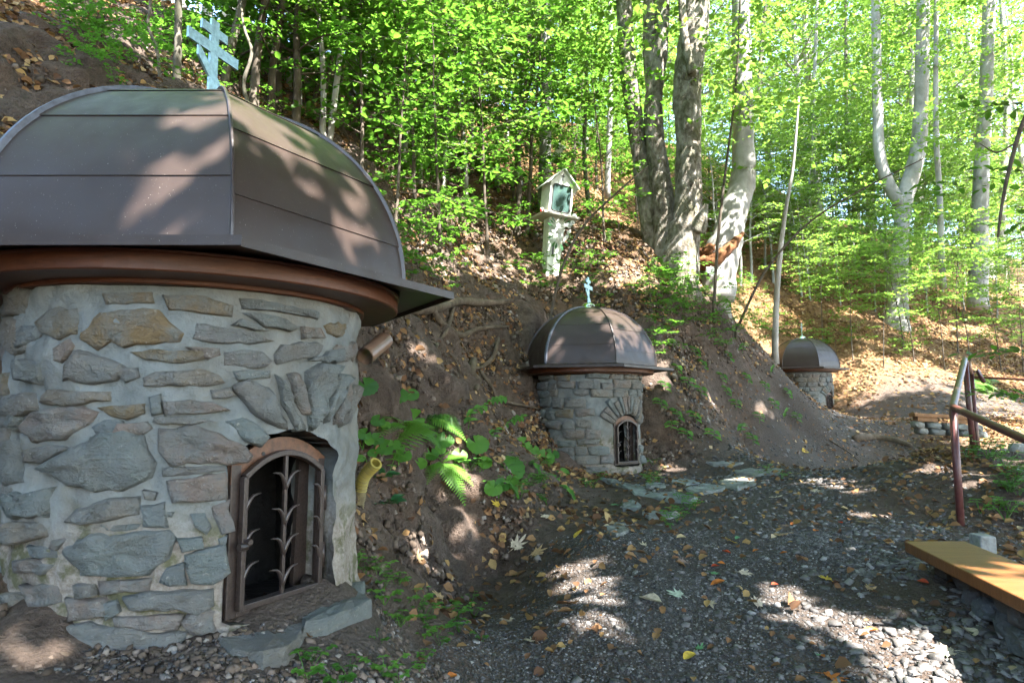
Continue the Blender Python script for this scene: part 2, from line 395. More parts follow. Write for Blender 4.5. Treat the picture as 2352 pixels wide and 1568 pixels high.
M_SHELF = simple('stone_shelf', (.38, .36, .31), .7, 0, .2, 30)
M_BLACK = simple('black_rubber', (.015, .015, .015), .5, 0, .2, 30, 0)
M_BROWNPIPE = simple('brown_plastic_pipe', (.14, .085, .055), .35, 0, .25, 12, .05)
M_YELLOW = simple('yellow_hose_plastic', (.27, .215, .04), .55, 0, .3, 12, .1)
M_HOSEDIRTSHADE = simple('mud_and_groove_shade_plastic', (.15, .115, .05), .7, 0, .4, 18, .2)  # mud on the lower length, also shade painted into the rib grooves
M_RED = simple('red_print', (.38, .012, .012), .4, 0, .1, 10, 0)
M_CUP = simple('cup_white', (.68, .70, .62), .45, 0, .08, 10, 0)
M_PETAL = simple('white_silk_petal', (.80, .82, .78), .6, 0, .08, 40, .1)
M_CONCRETE = simple('pale_concrete', (.22, .22, .20), .9, 0, .3, 25, .5, .02)
M_GLASS = None
def glass():
    t = NT('shrine_glass'); b = t.bsdf((.05, .09, .08), .04, 0, None, 1.0); return t.done(b)
M_GLASS = glass()
# ------------------------------------------------------------------ ground sheet
def axis(lo, f0, f1, hi, fine, grow=1.09):
    a = list(np.arange(f0, f1, fine)); s = fine; x = f1
    while x < hi: a.append(x); s *= grow; x += s
    a.append(hi); s = fine; x = f0 - fine; b = []
    while x > lo: b.append(x); s *= grow; x -= s
    b.append(lo); return np.array(b[::-1] + a)
gx = axis(-90, -5.2, 6.5, 110, .055); gy = axis(-40, 1.6, 15.0, 130, .055)
GX, GY = np.meshgrid(gx, gy); GZ = gz(GX, GY)
for (a_, b_, c_) in ((-1.44, 3.13, .40), (1.10, 9.71, .46), (8.25, 19.3, 1.07)):   # the shafts of the well houses are dug out
    GZ = np.where(np.hypot(GX - a_, GY - b_) < .60, np.minimum(GZ, c_ - .45), GZ)
nx, ny = len(gx), len(gy); idx = np.arange(nx * ny).reshape(ny, nx)
gz_exact = gz
def gz(x, y):                                            # fast look-up on the ground sheet's own grid
    x = np.atleast_1d(np.asarray(x, float)); y = np.atleast_1d(np.asarray(y, float))
    i = np.clip(np.searchsorted(gx, x) - 1, 0, len(gx) - 2); j = np.clip(np.searchsorted(gy, y) - 1, 0, len(gy) - 2)
    a = np.clip((x - gx[i]) / (gx[i + 1] - gx[i]), 0, 1); b = np.clip((y - gy[j]) / (gy[j + 1] - gy[j]), 0, 1)
    return (GZ[j, i] * (1 - a) + GZ[j, i + 1] * a) * (1 - b) + (GZ[j + 1, i] * (1 - a) + GZ[j + 1, i + 1] * a) * b
gz0_exact = gz0
def gz0(x, y): return gz(x, y)
GF = np.stack([idx[:-1, :-1], idx[:-1, 1:], idx[1:, 1:], idx[1:, :-1]], -1).reshape(-1, 4)
def ground_mat():
    t = NT('forest_soil'); p = t.pos()
    pd = t.node('Attribute', attribute_name='path').outputs['Fac']
    n1 = t.noise(1.7, 5, .6, p); n2 = t.noise(9, 6, .65, p); n3 = t.noise(70, 4, .7, p); vor = t.node('TexVoronoi'); vor.inputs['Scale'].default_value = 42; t.l.new(p, vor.inputs['Vector'])
    soil = t.ramp(n2, [(.25, (.045, .032, .024)), (.5, (.088, .064, .049)), (.75, (.145, .110, .086))])
    soil = t.mix(t.ramp(n3, [(.5, (0, 0, 0)), (.75, (.5, .5, .5))]), soil, (.145, .11, .085))
    soil = t.mix(t.ramp(n1, [(.52, (0, 0, 0)), (.7, (.5, .5, .5))]), soil, (.10, .055, .03))
    grav = t.ramp(n3, [(.3, (.042, .035, .029)), (.55, (.078, .066, .056)), (.75, (.14, .122, .106))])
    grav = t.mix(t.ramp(n1, [(.42, (0, 0, 0)), (.62, (.6, .6, .6))]), grav, (.062, .045, .033))
    lit = t.node('Attribute', attribute_name='litter').outputs['Fac']
    soil = t.mix(lit, soil, t.ramp(n3, [(.3, (.09, .045, .02)), (.5, (.20, .11, .045)), (.72, (.34, .22, .10))]))
    col = t.mix(pd, soil, grav)
    h = t.math('ADD', t.math('MULTIPLY', n2, .8), t.math('ADD', t.math('MULTIPLY', n3, .5), t.math('MULTIPLY', vor.outputs[0], .3)))
    return t.done(t.bsdf(col, .92, 0, t.bump(h, 1.0, .06), .2))
M_SOIL = ground_mat()
GP = np.stack([GX, GY, GZ], -1).reshape(-1, 3)
# crumbly relief on the steep banks: lumps pushed out along the surface normal
ex = np.gradient(GZ, gx, axis=1); ey = np.gradient(GZ, gy, axis=0); GN = np.stack([-ex, -ey, np.ones_like(GZ)], -1).reshape(-1, 3); GN /= np.linalg.norm(GN, axis=1, keepdims=True)
def n3(P, f, sd):
    Q = P * f; I = np.floor(Q).astype(np.int64); T = Q - I; T = T * T * (3 - 2 * T); out = 0
    for a in (0, 1):
        for b in (0, 1):
            for c in (0, 1):
                n = ((I[:, 0] + a) * 374761393 + (I[:, 1] + b) * 668265263 + (I[:, 2] + c) * 2147483647 + sd * 974634777) & 0xffffffff
                n = ((n ^ (n >> 13)) * 1274126177) & 0xffffffff; v = ((n ^ (n >> 16)) & 0xffff) / 65535.0
                out = out + v * (T[:, 0] if a else 1 - T[:, 0]) * (T[:, 1] if b else 1 - T[:, 1]) * (T[:, 2] if c else 1 - T[:, 2])
    return out - .5
stp = np.clip((1 - GN[:, 2]) / .25, 0, 1) * np.clip((path_dist(GX, GY).ravel() - 1.0) / .8, 0, 1) * (GY.ravel() < 18)
GP = GP + GN * (stp * (.16 * n3(GP, 2.2, 51) + .17 * n3(GP, 5.0, 53) + .11 * n3(GP, 11, 55)))[:, None]
me = np_mesh('ground', GP, GF, M_SOIL, smooth=True)
a_ = me.attributes.new('path', 'FLOAT', 'POINT')
a_.data.foreach_set('value', np.clip(1.2 + .8 * ((GX.ravel() < .2) & (GY.ravel() < 3.2)) - path_dist(GX, GY).ravel() + .8 * _vnoise(GX * 1.5, GY * 1.5, 9).ravel(), 0, 1).astype(np.float32))
b_ = me.attributes.new('litter', 'FLOAT', 'POINT'); b_.data.foreach_set('value', (np.clip((GY.ravel() - 11) / 6, 0, .85) * np.clip((path_dist(GX, GY).ravel() - 1.5), 0, 1)).astype(np.float32))
ground = link(bpy.data.objects.new('ground', me)); tag(ground, 'brown forest soil sloping up from the gravel path', kind='structure')
# ------------------------------------------------------------------ stone well houses with hexagonal domes
RW = 0.71; HE = 1.37
def rw(z): return RW + .035 * np.clip((.18 - np.asarray(z, float)) / .3, 0, 1)
def vn1(a, b, seed=0): return float(_vnoise(np.array([a], float), np.array([b], float), seed)[0])
def stone_piece(name, poly, h, mat, parent, ctr_s=0.0, rfun=rw, sub=.045, jit=.006, grow=1.0):
    """one stone: outline in wall coordinates (arc length, height), proud of the mortar by h"""
    p = np.array(poly, float); p = p.mean(0) + (p - p.mean(0)) * grow; h = h + .008
    area = .5 * np.sum(p[:, 0] * np.roll(p[:, 1], -1) - np.roll(p[:, 0], -1) * p[:, 1])
    if area < 0: p = p[::-1]
    q = []
    for i in range(len(p)):
        a, b = p[i], p[(i + 1) % len(p)]; n = max(1, int(np.linalg.norm(b - a) / sub))
        for k in range(n): q.append(a + (b - a) * k / n + RNG.uniform(-jit, jit, 2))
    q = np.array(q); n = len(q); c = q.mean(0); tilt = RNG.uniform(-.4, .4, 2); sd = int(RNG.integers(1, 9999))
    V = []; rings = [(1.03, -.018), (.985, h * .35), (.93, h * .80), (.78, h), (.52, h * 1.03), (.26, h * 1.05)]
    ext = np.abs(q - c).max(0) + 1e-6
    for (s_, d) in rings:
        y = c + (q - c) * s_; e = (y - c) / ext
        k = 0 if d < 0 else (.35 if d < h * .5 else 1)
        dd = d + k * h * (e @ tilt * .45 + .9 * _vnoise(y[:, 0] * 16, y[:, 1] * 22, sd) + .7 * _vnoise(y[:, 0] * 45, y[:, 1] * 60, sd + 1))
        V += [(a_, b_, d_) for (a_, b_), d_ in zip(y, dd)]
    V.append((c[0], c[1], h * 1.05 + h * .9 * vn1(c[0] * 16, c[1] * 22, sd)))
    V = np.array(V); th = V[:, 0] / RW; rr = rfun(V[:, 1]) + V[:, 2]
    P = np.stack([rr * np.cos(th), rr * np.sin(th), V[:, 1]], -1)
    F = [(r * n + i, r * n + (i + 1) % n, (r + 1) * n + (i + 1) % n, (r + 1) * n + i) for r in range(5) for i in range(n)]
    F += [(5 * n + i, 5 * n + (i + 1) % n, 6 * n) for i in range(n)]
    return MB().add(P, F).build(name, mat, parent, smooth=True)

def door_in(s, z, hw, z0, spring, rise):
    return (np.abs(s) < hw) & (z > z0) & (z < spring + rise * (1 - (s / hw) ** 2))

def well_house(cx, cy, zb, psi, hexa, label, fine, traced=None, seal=None, stones_seed=1, cross_dir=None, turn=0.0):
    T = thing('stone_well_house', (cx, cy, zb), label, 'well house', 'stone well houses along the path')
    hw, z0, spring, rise = .245, .06, .61, .085
    # ---- mortar wall with the door opening
    NTH = 300 if fine else 150; dz = .02 if fine else .035
    th = np.arange(NTH) * 2 * math.pi / NTH; zs = np.arange(-.5, HE - .10, dz)
    TH, ZZ = np.meshgrid(th, zs); S = ((TH - psi + math.pi) % (2 * math.pi) - math.pi) * RW
    TS = ((TH - psi + math.pi) % (2 * math.pi)); rr = rw(ZZ) + (.003 if fine else -.013) + (.034 if fine else .018) * _vnoise(TS * 5, ZZ * 8, stones_seed) + .018 * _vnoise(TS * 16, ZZ * 22, stones_seed + 1) + .006 * _vnoise(TS * 40, ZZ * 50, stones_seed + 2)
    F = []
    Sw = S + .014 * _vnoise(TH * 3, ZZ * 14, 5); Zw = ZZ + .012 * _vnoise(TH * 14, ZZ * 3, 6)
    inn = door_in(Sw, Zw, hw + .012, z0 - .02, spring + .02, rise + .02)
    nz = len(zs); gone = np.zeros((nz, NTH), bool)
    for i in range(nz - 1):
        for j in range(NTH):
            k = (j + 1) % NTH
            if inn[i, j] and inn[i, k] and inn[i + 1, j] and inn[i + 1, k]: gone[i, j] = True
            else: F.append((i * NTH + j, i * NTH + k, (i + 1) * NTH + k, (i + 1) * NTH + j))
    HWW, Z00, SPP, RII = hw + .012, z0 - .02, spring + .02, rise + .02
    edge_v = np.zeros((nz, NTH), bool)
    for i in range(nz - 1):
        for j in range(NTH):
            if gone[i, j]:
                k = (j + 1) % NTH; edge_v[i, j] = edge_v[i, k] = edge_v[i + 1, j] = edge_v[i + 1, k] = True
    Sn, Zn = S.copy(), ZZ.copy()
    for i, j in zip(*np.nonzero(edge_v)):
        if gone[i, j] and gone[i - 1, j] and gone[i, j - 1] and gone[i - 1, j - 1]: continue
        s_, z_ = Sw[i, j], Zw[i, j]; top_ = SPP + RII * (1 - (s_ / HWW) ** 2); a_, b_, c_ = HWW - abs(s_), z_ - Z00, top_ - z_; m_ = min(a_, b_, c_)
        if m_ == a_: Sn[i, j] += math.copysign(a_, s_)
        elif m_ == b_: Zn[i, j] -= b_
        else: Zn[i, j] += c_
    TN = psi + Sn / RW
    V = np.stack([rr * np.cos(TN), rr * np.sin(TN), Zn], -1).reshape(-1, 3).tolist()
    inner = {}
    def inv(q):
        if q not in inner:
            p = np.array(V[q]); d = np.array((p[0], p[1], 0)); d /= np.linalg.norm(d); inner[q] = len(V); V.append(list(p - d * .2))
        return inner[q]
    for i in range(nz - 1):
        for j in range(NTH):
            if not gone[i, j]: continue
            a, b = i * NTH + j, i * NTH + (j + 1) % NTH; d, c = a + NTH, b + NTH
            for (ii, jj, e0, e1) in ((i - 1, j, a, b), (i + 1, j, c, d), (i, j - 1, d, a), (i, (j + 1) % NTH, b, c)):
                if not gone[ii, jj]: F.append((e1, e0, inv(e0), inv(e1)))
    wall = MB().add(V, F).build('wall', M_MORTAR, T, smooth=True)
    # ---- dark inside of the well
    nrm = np.array((math.cos(psi), math.sin(psi), 0)); rt = np.array((-math.sin(psi), math.cos(psi), 0)); zu = np.array((0, 0, 1.0))
    D = np.stack([rt, nrm, zu], -1)                       # door frame: x right, y outwards, z up
    def dl(p): return np.asarray(p, float) @ D.T
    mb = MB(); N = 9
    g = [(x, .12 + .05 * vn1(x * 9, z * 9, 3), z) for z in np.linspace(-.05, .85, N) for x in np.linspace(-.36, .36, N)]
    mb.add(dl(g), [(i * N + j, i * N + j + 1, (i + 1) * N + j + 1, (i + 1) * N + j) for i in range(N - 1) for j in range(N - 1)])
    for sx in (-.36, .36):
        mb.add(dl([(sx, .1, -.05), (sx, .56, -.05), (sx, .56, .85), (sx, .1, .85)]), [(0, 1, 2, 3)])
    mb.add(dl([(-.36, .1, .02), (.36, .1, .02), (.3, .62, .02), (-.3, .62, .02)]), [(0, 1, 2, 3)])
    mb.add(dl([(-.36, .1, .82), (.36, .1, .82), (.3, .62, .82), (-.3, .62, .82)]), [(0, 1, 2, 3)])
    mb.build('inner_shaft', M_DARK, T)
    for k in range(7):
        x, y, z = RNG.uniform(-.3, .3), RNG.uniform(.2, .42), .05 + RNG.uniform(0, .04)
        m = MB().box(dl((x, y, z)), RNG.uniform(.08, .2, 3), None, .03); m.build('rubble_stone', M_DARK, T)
    # ---- stones
    if traced:
        for (poly, h, mt) in traced: stone_piece('stone', poly, h, mt, wall, grow=1.06, jit=.008 if np.ptp(np.array(poly), axis=0).min() > .07 and not (len(poly) in (6, 7) and h > .023) else .004, sub=.032)
    r = random.Random(stones_seed)
    def blocked(s0, s1, za, zc):
        for s in np.linspace(s0, s1, 5):
            for z in (za, (za + zc) / 2, zc):
                if abs(s) < hw + .02 and z0 - .01 < z < spring + rise + .02: return True
                if math.hypot(s / 1.05, (z - spring + .16)) < .46 and z > spring - .06 and not traced: return True
        return False
    z = -.02
    cam_th = math.atan2(-cy, -cx)
    while z < HE - .17:
        h = r.uniform(.065, .165); s = -RW * math.pi + r.uniform(0, .2)
        while s < RW * math.pi - .1:
            l = r.uniform(.14, .40) if h < .1 else r.uniform(.14, .34); thw = psi + (s + l / 2) / RW
            off = (thw - cam_th + math.pi) % (2 * math.pi) - math.pi
            keep = abs(off) < 1.75 and r.random() < .97
            if traced: keep = keep and -1.9 < off < -1.02
            if keep and not blocked(s, s + l, z, z + h):
                g_ = .010; j = lambda a: r.uniform(-a, a); zz = z + j(.02)
                poly = [(s + g_ + j(.012), zz + g_ + j(.012)), (s + l * .5 + j(.05), zz + g_ * .6 + j(.008)), (s + l - g_ + j(.012), zz + g_ + j(.015)), (s + l - g_ * .7 + j(.012), zz + h * .55 + j(.02)),
                        (s + l - g_ + j(.02), zz + h - g_ + j(.012)), (s + l * .45 + j(.05), zz + h - g_ * .6 + j(.008)), (s + g_ + j(.02), zz + h - g_ + j(.012)), (s + g_ * .7 + j(.012), zz + h * .5 + j(.02))]
                poly = [(psi * RW + a, b) for a, b in poly]
                stone_piece('stone', poly, r.uniform(.010, .034), M_OCHRE if r.random() < .12 else M_STONE, wall, sub=.06 if fine else .08)
            s += l + r.uniform(-.008, .02)
        z += h + r.uniform(-.008, .012)
    if not traced:                                        # fan of arch stones
        a = -62.0
        while a < 62:
            w = r.uniform(6, 11); a0, a1 = R(a + .8), R(a + w - .8); r0 = .285 + r.uniform(-.012, .012); r1 = r0 + r.uniform(.20, .30); cz = spring - .17
            pl = [(math.sin(a0) * r0, cz + math.cos(a0) * r0), (math.sin(a1) * r0, cz + math.cos(a1) * r0), (math.sin(a1) * r1, cz + math.cos(a1) * r1), (math.sin(a0) * r1, cz + math.cos(a0) * r1)]
            pl = [(psi * RW + x, y + .015) for x, y in pl]; stone_piece('arch_stone', pl, r.uniform(.012, .03), M_STONE, wall, sub=.06)
            a += w
    # ---- door frame, grille
    yp = math.sqrt(RW ** 2 - hw ** 2) - .005
    pt = psi + turn; nrm2 = np.array((math.cos(pt), math.sin(pt), 0)); rt2 = np.array((-math.sin(pt), math.cos(pt), 0))
    def dl(p):
        p = np.asarray(p, float); return p[..., 0:1] * rt2 + nrm * (yp - .015 * (turn > 0)) + (p[..., 1:2] - yp) * nrm2 + p[..., 2:3] * zu
    def arch(x, w, zs_, rs): return zs_ + rs * (1 - (x / w) ** 2)
    def bar_poly(pts, w, dep, y):
        """flat bar along a polyline in the door plane"""
        p = np.array(pts, float); t = np.gradient(p, axis=0); t /= np.linalg.norm(t, axis=1, keepdims=True); nn = np.stack([-t[:, 1], t[:, 0]], -1)
        v = []
        for a, b in zip(p, nn):
            for (o, yy) in ((-w / 2, y), (w / 2, y), (w / 2, y + dep), (-w / 2, y + dep)): v.append((a[0] + b[0] * o, yy, a[1] + b[1] * o))
        f = [(i * 4 + j, i * 4 + (j + 1) % 4, i * 4 + 4 + (j + 1) % 4, i * 4 + 4 + j) for i in range(len(p) - 1) for j in range(4)] + [(3, 2, 1, 0), tuple(range(len(p) * 4 - 4, len(p) * 4))]
        return dl(v), f
    fr = MB(); fw = .045
    fr.add(*bar_poly([(-hw + fw / 2, z0), (-hw + fw / 2, spring)], fw, .02, yp - .02))
    fr.add(*bar_poly([(hw - fw / 2, z0), (hw - fw / 2, spring)], fw, .02, yp - .02))
    fr.add(*bar_poly([(-hw + fw + .001, z0 + fw / 2), (hw - fw - .001, z0 + fw / 2)], fw, .02, yp - .0203))
    fr_o = fr.build('door_frame', M_IRON, T, bevel=.003)
    xs = np.linspace(-hw, hw, 15)
    tp = MB(); va = []
    for x in xs:
        top = arch(x, hw, spring, rise + .012); bot = arch(x, hw, spring - .07, rise + .006)
        for (zz_, yy) in ((bot, yp - .022), (top, yp - .022), (top, yp - .001), (bot, yp - .001)): va.append((x, yy, zz_))
    tp.add(dl(va), [(i * 4 + j, i * 4 + (j + 1) % 4, i * 4 + 4 + (j + 1) % 4, i * 4 + 4 + j) for i in range(14) for j in range(4)] + [(3, 2, 1, 0), (56, 57, 58, 59)])
    top_o = tp.build('arched_head_plate', M_IRONTOP, T)
    for x in (-.10, .06):
        m = MB().tube(dl([(x, yp - .0015, spring + .035), (x, yp + .0015, spring + .035)]), .0085, 8); m.build('bolt_hole', M_BLACK, top_o)
    lw = hw - .045; ly = yp + .006; lb = .022; lz0 = z0 + .035; lsp = spring - .045; lr = rise - .005
    lf = MB()
    out = [(-lw, lz0), (-lw, lsp)] ; xs = np.linspace(-lw, lw, 13)
    lf.add(*bar_poly([(-lw, lz0 - .01), (-lw, lsp)], lb, .024, ly)); lf.add(*bar_poly([(lw, lz0 - .01), (lw, lsp)], lb, .024, ly))
    lf.add(*bar_poly([(-lw + lb / 2, lz0), (lw - lb / 2, lz0)], lb, .024, ly - .0005))
    lf.add(*bar_poly([(x, arch(x, lw, lsp, lr)) for x in xs], lb, .0235, ly + .0004))
    door = lf.build('door', M_IRON, T, bevel=.003)
    MB().add(*bar_poly([(0, lz0 + .011), (0, lsp + lr - .01)], .016, .016, ly + .004)).build('bar', M_IRON, door, bevel=.003)
    def horn(x, z, sx, L):
        pts = [(x, ly + .014, z - .045), (x + sx * .010, ly + .018, z - .012), (x + sx * L * .45, ly + .022, z + .022), (x + sx * L, ly + .024, z + .030)]
        q = bez(pts, 8); rad = np.array([.006, .0085, .009, .0085, .0075, .006, .004, .0015])
        MB().tube(dl(q), rad, 6).build('leaf_prong', M_IRON, door, smooth=True)
    hz = lsp - lz0
    for f_ in (.17, .42, .66, .95):
        horn(0, lz0 + hz * f_, -1, .075); horn(0, lz0 + hz * f_, 1, .07)
    for f_ in (.27, .52, .80): horn(-lw, lz0 + hz * f_, 1, .07); horn(lw, lz0 + hz * f_ + .01, -1, .06)
    for f_ in (.25, .75): MB().tube(dl([(lw + .022, ly + .012, lz0 + hz * f_ - .05), (lw + .022, ly + .012, lz0 + hz * f_ + .05)]), .010, 8).build('hinge', M_IRON, door, smooth=True)
    lt = MB(); lt.tube(dl([(-lw - .03, ly + .03, lz0 + hz * .47), (-lw + .005, ly + .03, lz0 + hz * .47)]), .014, 8); lt.tube(dl([(-lw + .01, ly + .02, lz0 + hz * .5), (-lw + .01, ly + .045, lz0 + hz * .5)]), .012, 8)
    lt.build('latch', M_IRON, door)
    wf = MB()                                              # second frame inside
    for s_ in (-1, 1): MB().add(*bar_poly([(s_ * (hw - .06), z0 + .03), (s_ * (hw - .045), spring)], .075, .02, yp - .09)).build('inner_frame', M_IRON, T)
    # ---- wooden ring under the eave
    def lathe(prof, n=72):
        v = [(a * math.cos(2 * math.pi * i / n), a * math.sin(2 * math.pi * i / n), b) for i in range(n) for a, b in prof]; m = len(prof)
        f = [(i * m + j, ((i + 1) % n) * m + j, ((i + 1) % n) * m + j + 1, i * m + j + 1) for i in range(n) for j in range(m - 1)]
        return v, f
    MB().add(*lathe([(.70, HE - .02), (.905, HE - .02), (.905, HE - .028), (.897, HE - .032), (.897, HE - .086), (.891, HE - .091), (.70, HE - .091)])).build('ring_beam', M_RING, T)
    MB().add(*lathe([(.738, HE - .090), (.738, HE - .104), (.732, HE - .108), (.66, HE - .108)])).build('ring_beam', M_RING, T)
    # ---- eave plates
    RE, RD, HD = 1.165, .93, .85
    ca = [hexa + R(60) * k for k in range(6)]
    cs = [np.array((math.cos(a), math.sin(a), 0)) for a in ca]
    roof = MB()
    v = [c * .78 + zu * (HE + .014) for c in cs] + [c * (RE - .02) + zu * (HE - .028) for c in cs]
    roof.add(v, [(i, (i + 1) % 6, 6 + (i + 1) % 6, 6 + i) for i in range(6)])
    roof_o = roof.build('roof', M_RIB, T)
    for k in range(6):
        a, b = cs[k], cs[(k + 1) % 6]; m = MB()
        prof = [(RD - .06, HE + .030), (RE, HE - .018), (RE + .006, HE - .012), (RE + .006, HE - .045), (RE - .004, HE - .045), (RE - .006, HE - .024), (RD - .06, HE + .022)]
        for q in (a, b): m.v += [tuple(q * p_[0] + zu * (p_[1] + .0009 * k)) for p_ in prof]
        n_ = len(prof); m.f += [(j, j + 1, n_ + j + 1, n_ + j) for j in range(n_ - 1)]
        m.build('eave_panel', M_SHEET, roof_o)
    # ---- dome panels
    def prof(t): return math.cos(t * math.pi / 2) ** .92 * RD, math.sin(t * math.pi / 2) ** 1.0 * HD
    for k in range(6):
        a, b = cs[k], cs[(k + 1) % 6]
        seams = [0, .135, .37, .64, .975] if k % 2 == 0 else [0, .19, .43, .66, .975]
        for j in range(4):
            t0, t1 = seams[j], seams[j + 1]; nv, nu = 9, 9; m = MB(); vv = []
            mid = (a + b) / 2; mid = mid / np.linalg.norm(mid)
            for i in range(nv):
                t = t0 + (t1 - t0) * i / (nv - 1); r_, h_ = prof(t); lift = .0045 * (1 - i / (nv - 1))
                for u_ in range(nu):
                    w = u_ / (nu - 1); p_ = a * (1 - w) + b * w
                    edge = min(1, min(w, 1 - w) * 5, min(i, nv - 1 - i) * .6)
                    dent = .011 * vn1(w * 3.1 + k * 7, t * 6 + j * 3, stones_seed) * edge + .004 * vn1(w * 9 + k, t * 17, 7) * edge
                    vv.append(p_ * r_ + mid * (lift + dent) + zu * (h_ + HE + .022 + lift * .5 * t))
            low = [np.array(x) for x in vv[:nu]] + [np.array(x) - mid * .02 + zu * .002 for x in vv[:nu]]
            vv += low; o_ = nv * nu
            ff = [(i * nu + u_, i * nu + u_ + 1, (i + 1) * nu + u_ + 1, (i + 1) * nu + u_) for i in range(nv - 1) for u_ in range(nu - 1)]
            ff += [(o_ + nu + u_, o_ + nu + u_ + 1, o_ + u_ + 1, o_ + u_) for u_ in range(nu - 1)]
            m.add(vv, ff); pn = m.build('dome_panel', M_SHEET, roof_o, smooth=False)
            sm = np.array([True] * ((nv - 1) * (nu - 1)) + [False] * (nu - 1)); pn.data.polygons.foreach_set('use_smooth', sm)
        # standing seam on the corner
        vv = []; tt = np.linspace(0, .965, 20); c = cs[k]; tg = np.array((-c[1], c[0], 0)); wd = .006 if k != seal else .016
        for t in tt:
            r_, h_ = prof(t); wob = .003 * vn1(t * 14, k * 5, 3)
            nn = c * math.cos(t * math.pi / 2) * 1.0 + zu * math.sin(t * math.pi / 2)
            p_ = c * r_ + zu * (h_ + HE + .022) + tg * wob
            for (o1, o2) in ((-wd, -.01), (-wd, .016), (wd, .016), (wd, -.01)): vv.append(p_ + tg * o1 + nn * o2)
        ff = [(i * 4 + j, i * 4 + (j + 1) % 4, i * 4 + 4 + (j + 1) % 4, i * 4 + 4 + j) for i in range(19) for j in range(4)] + [(3, 2, 1, 0), (76, 77, 78, 79)]
        MB().add(vv, ff).build('standing_seam', M_SEAL if k == seal else M_RIB, roof_o, bevel=.003)
    # ---- zinc cap and three-bar cross
    zt = HE + HD
    capp = [(.135, zt + .005), (.13, zt + .02)] + [(.105 * math.cos(x), zt + .02 + .085 * math.sin(x)) for x in np.linspace(.05, 1.5, 10)]
    cap = MB().add(*lathe(capp, 28)).build('finial_cap', M_CAP, roof_o, smooth=True)
    cr = MB(); w = .026; ha, hb, hc = .085, .165, .10
    cd = cross_dir if cross_dir is not None else psi; ux = np.array((-math.sin(cd), math.cos(cd), 0)); un = np.array((math.cos(cd), math.sin(cd), 0)); zc = zt + .085
    Hc = .385
    out = [(-w, 0), (-w, .085 + .005), (-hc, .165), (-hc, .225 - .005), (-w, .145 + .01), (-w, .215), (-hb, .215), (-hb, .268), (-w, .268), (-w, .305), (-ha, .305), (-ha, .350), (-w, .350), (-w, Hc),
           (w, Hc), (w, .350), (ha, .350), (ha, .305), (w, .305), (w, .268), (hb, .268), (hb, .215), (w, .215), (w, .110), (hc, .022), (hc, -.035), (w, .045), (w, 0)]
    n = len(out); vv = [ux * x + un * d + zu * (zc + y) for d in (-.006, .006) for x, y in out]
    bm = bmesh.new(); bv = [bm.verts.new(p) for p in vv]
    f0 = bm.faces.new(bv[:n]); f1 = bm.faces.new(bv[n:][::-1])
    for i in range(n): bm.faces.new((bv[i], bv[n + i], bv[n + (i + 1) % n], bv[(i + 1) % n]))
    bmesh.ops.recalc_face_normals(bm, faces=bm.faces); bmesh.ops.triangulate(bm, faces=[f0, f1]); me_ = bpy.data.meshes.new('cross'); bm.to_mesh(me_); bm.free(); me_.materials.append(M_GALV)
    link(bpy.data.objects.new('cross', me_), T)
    return T

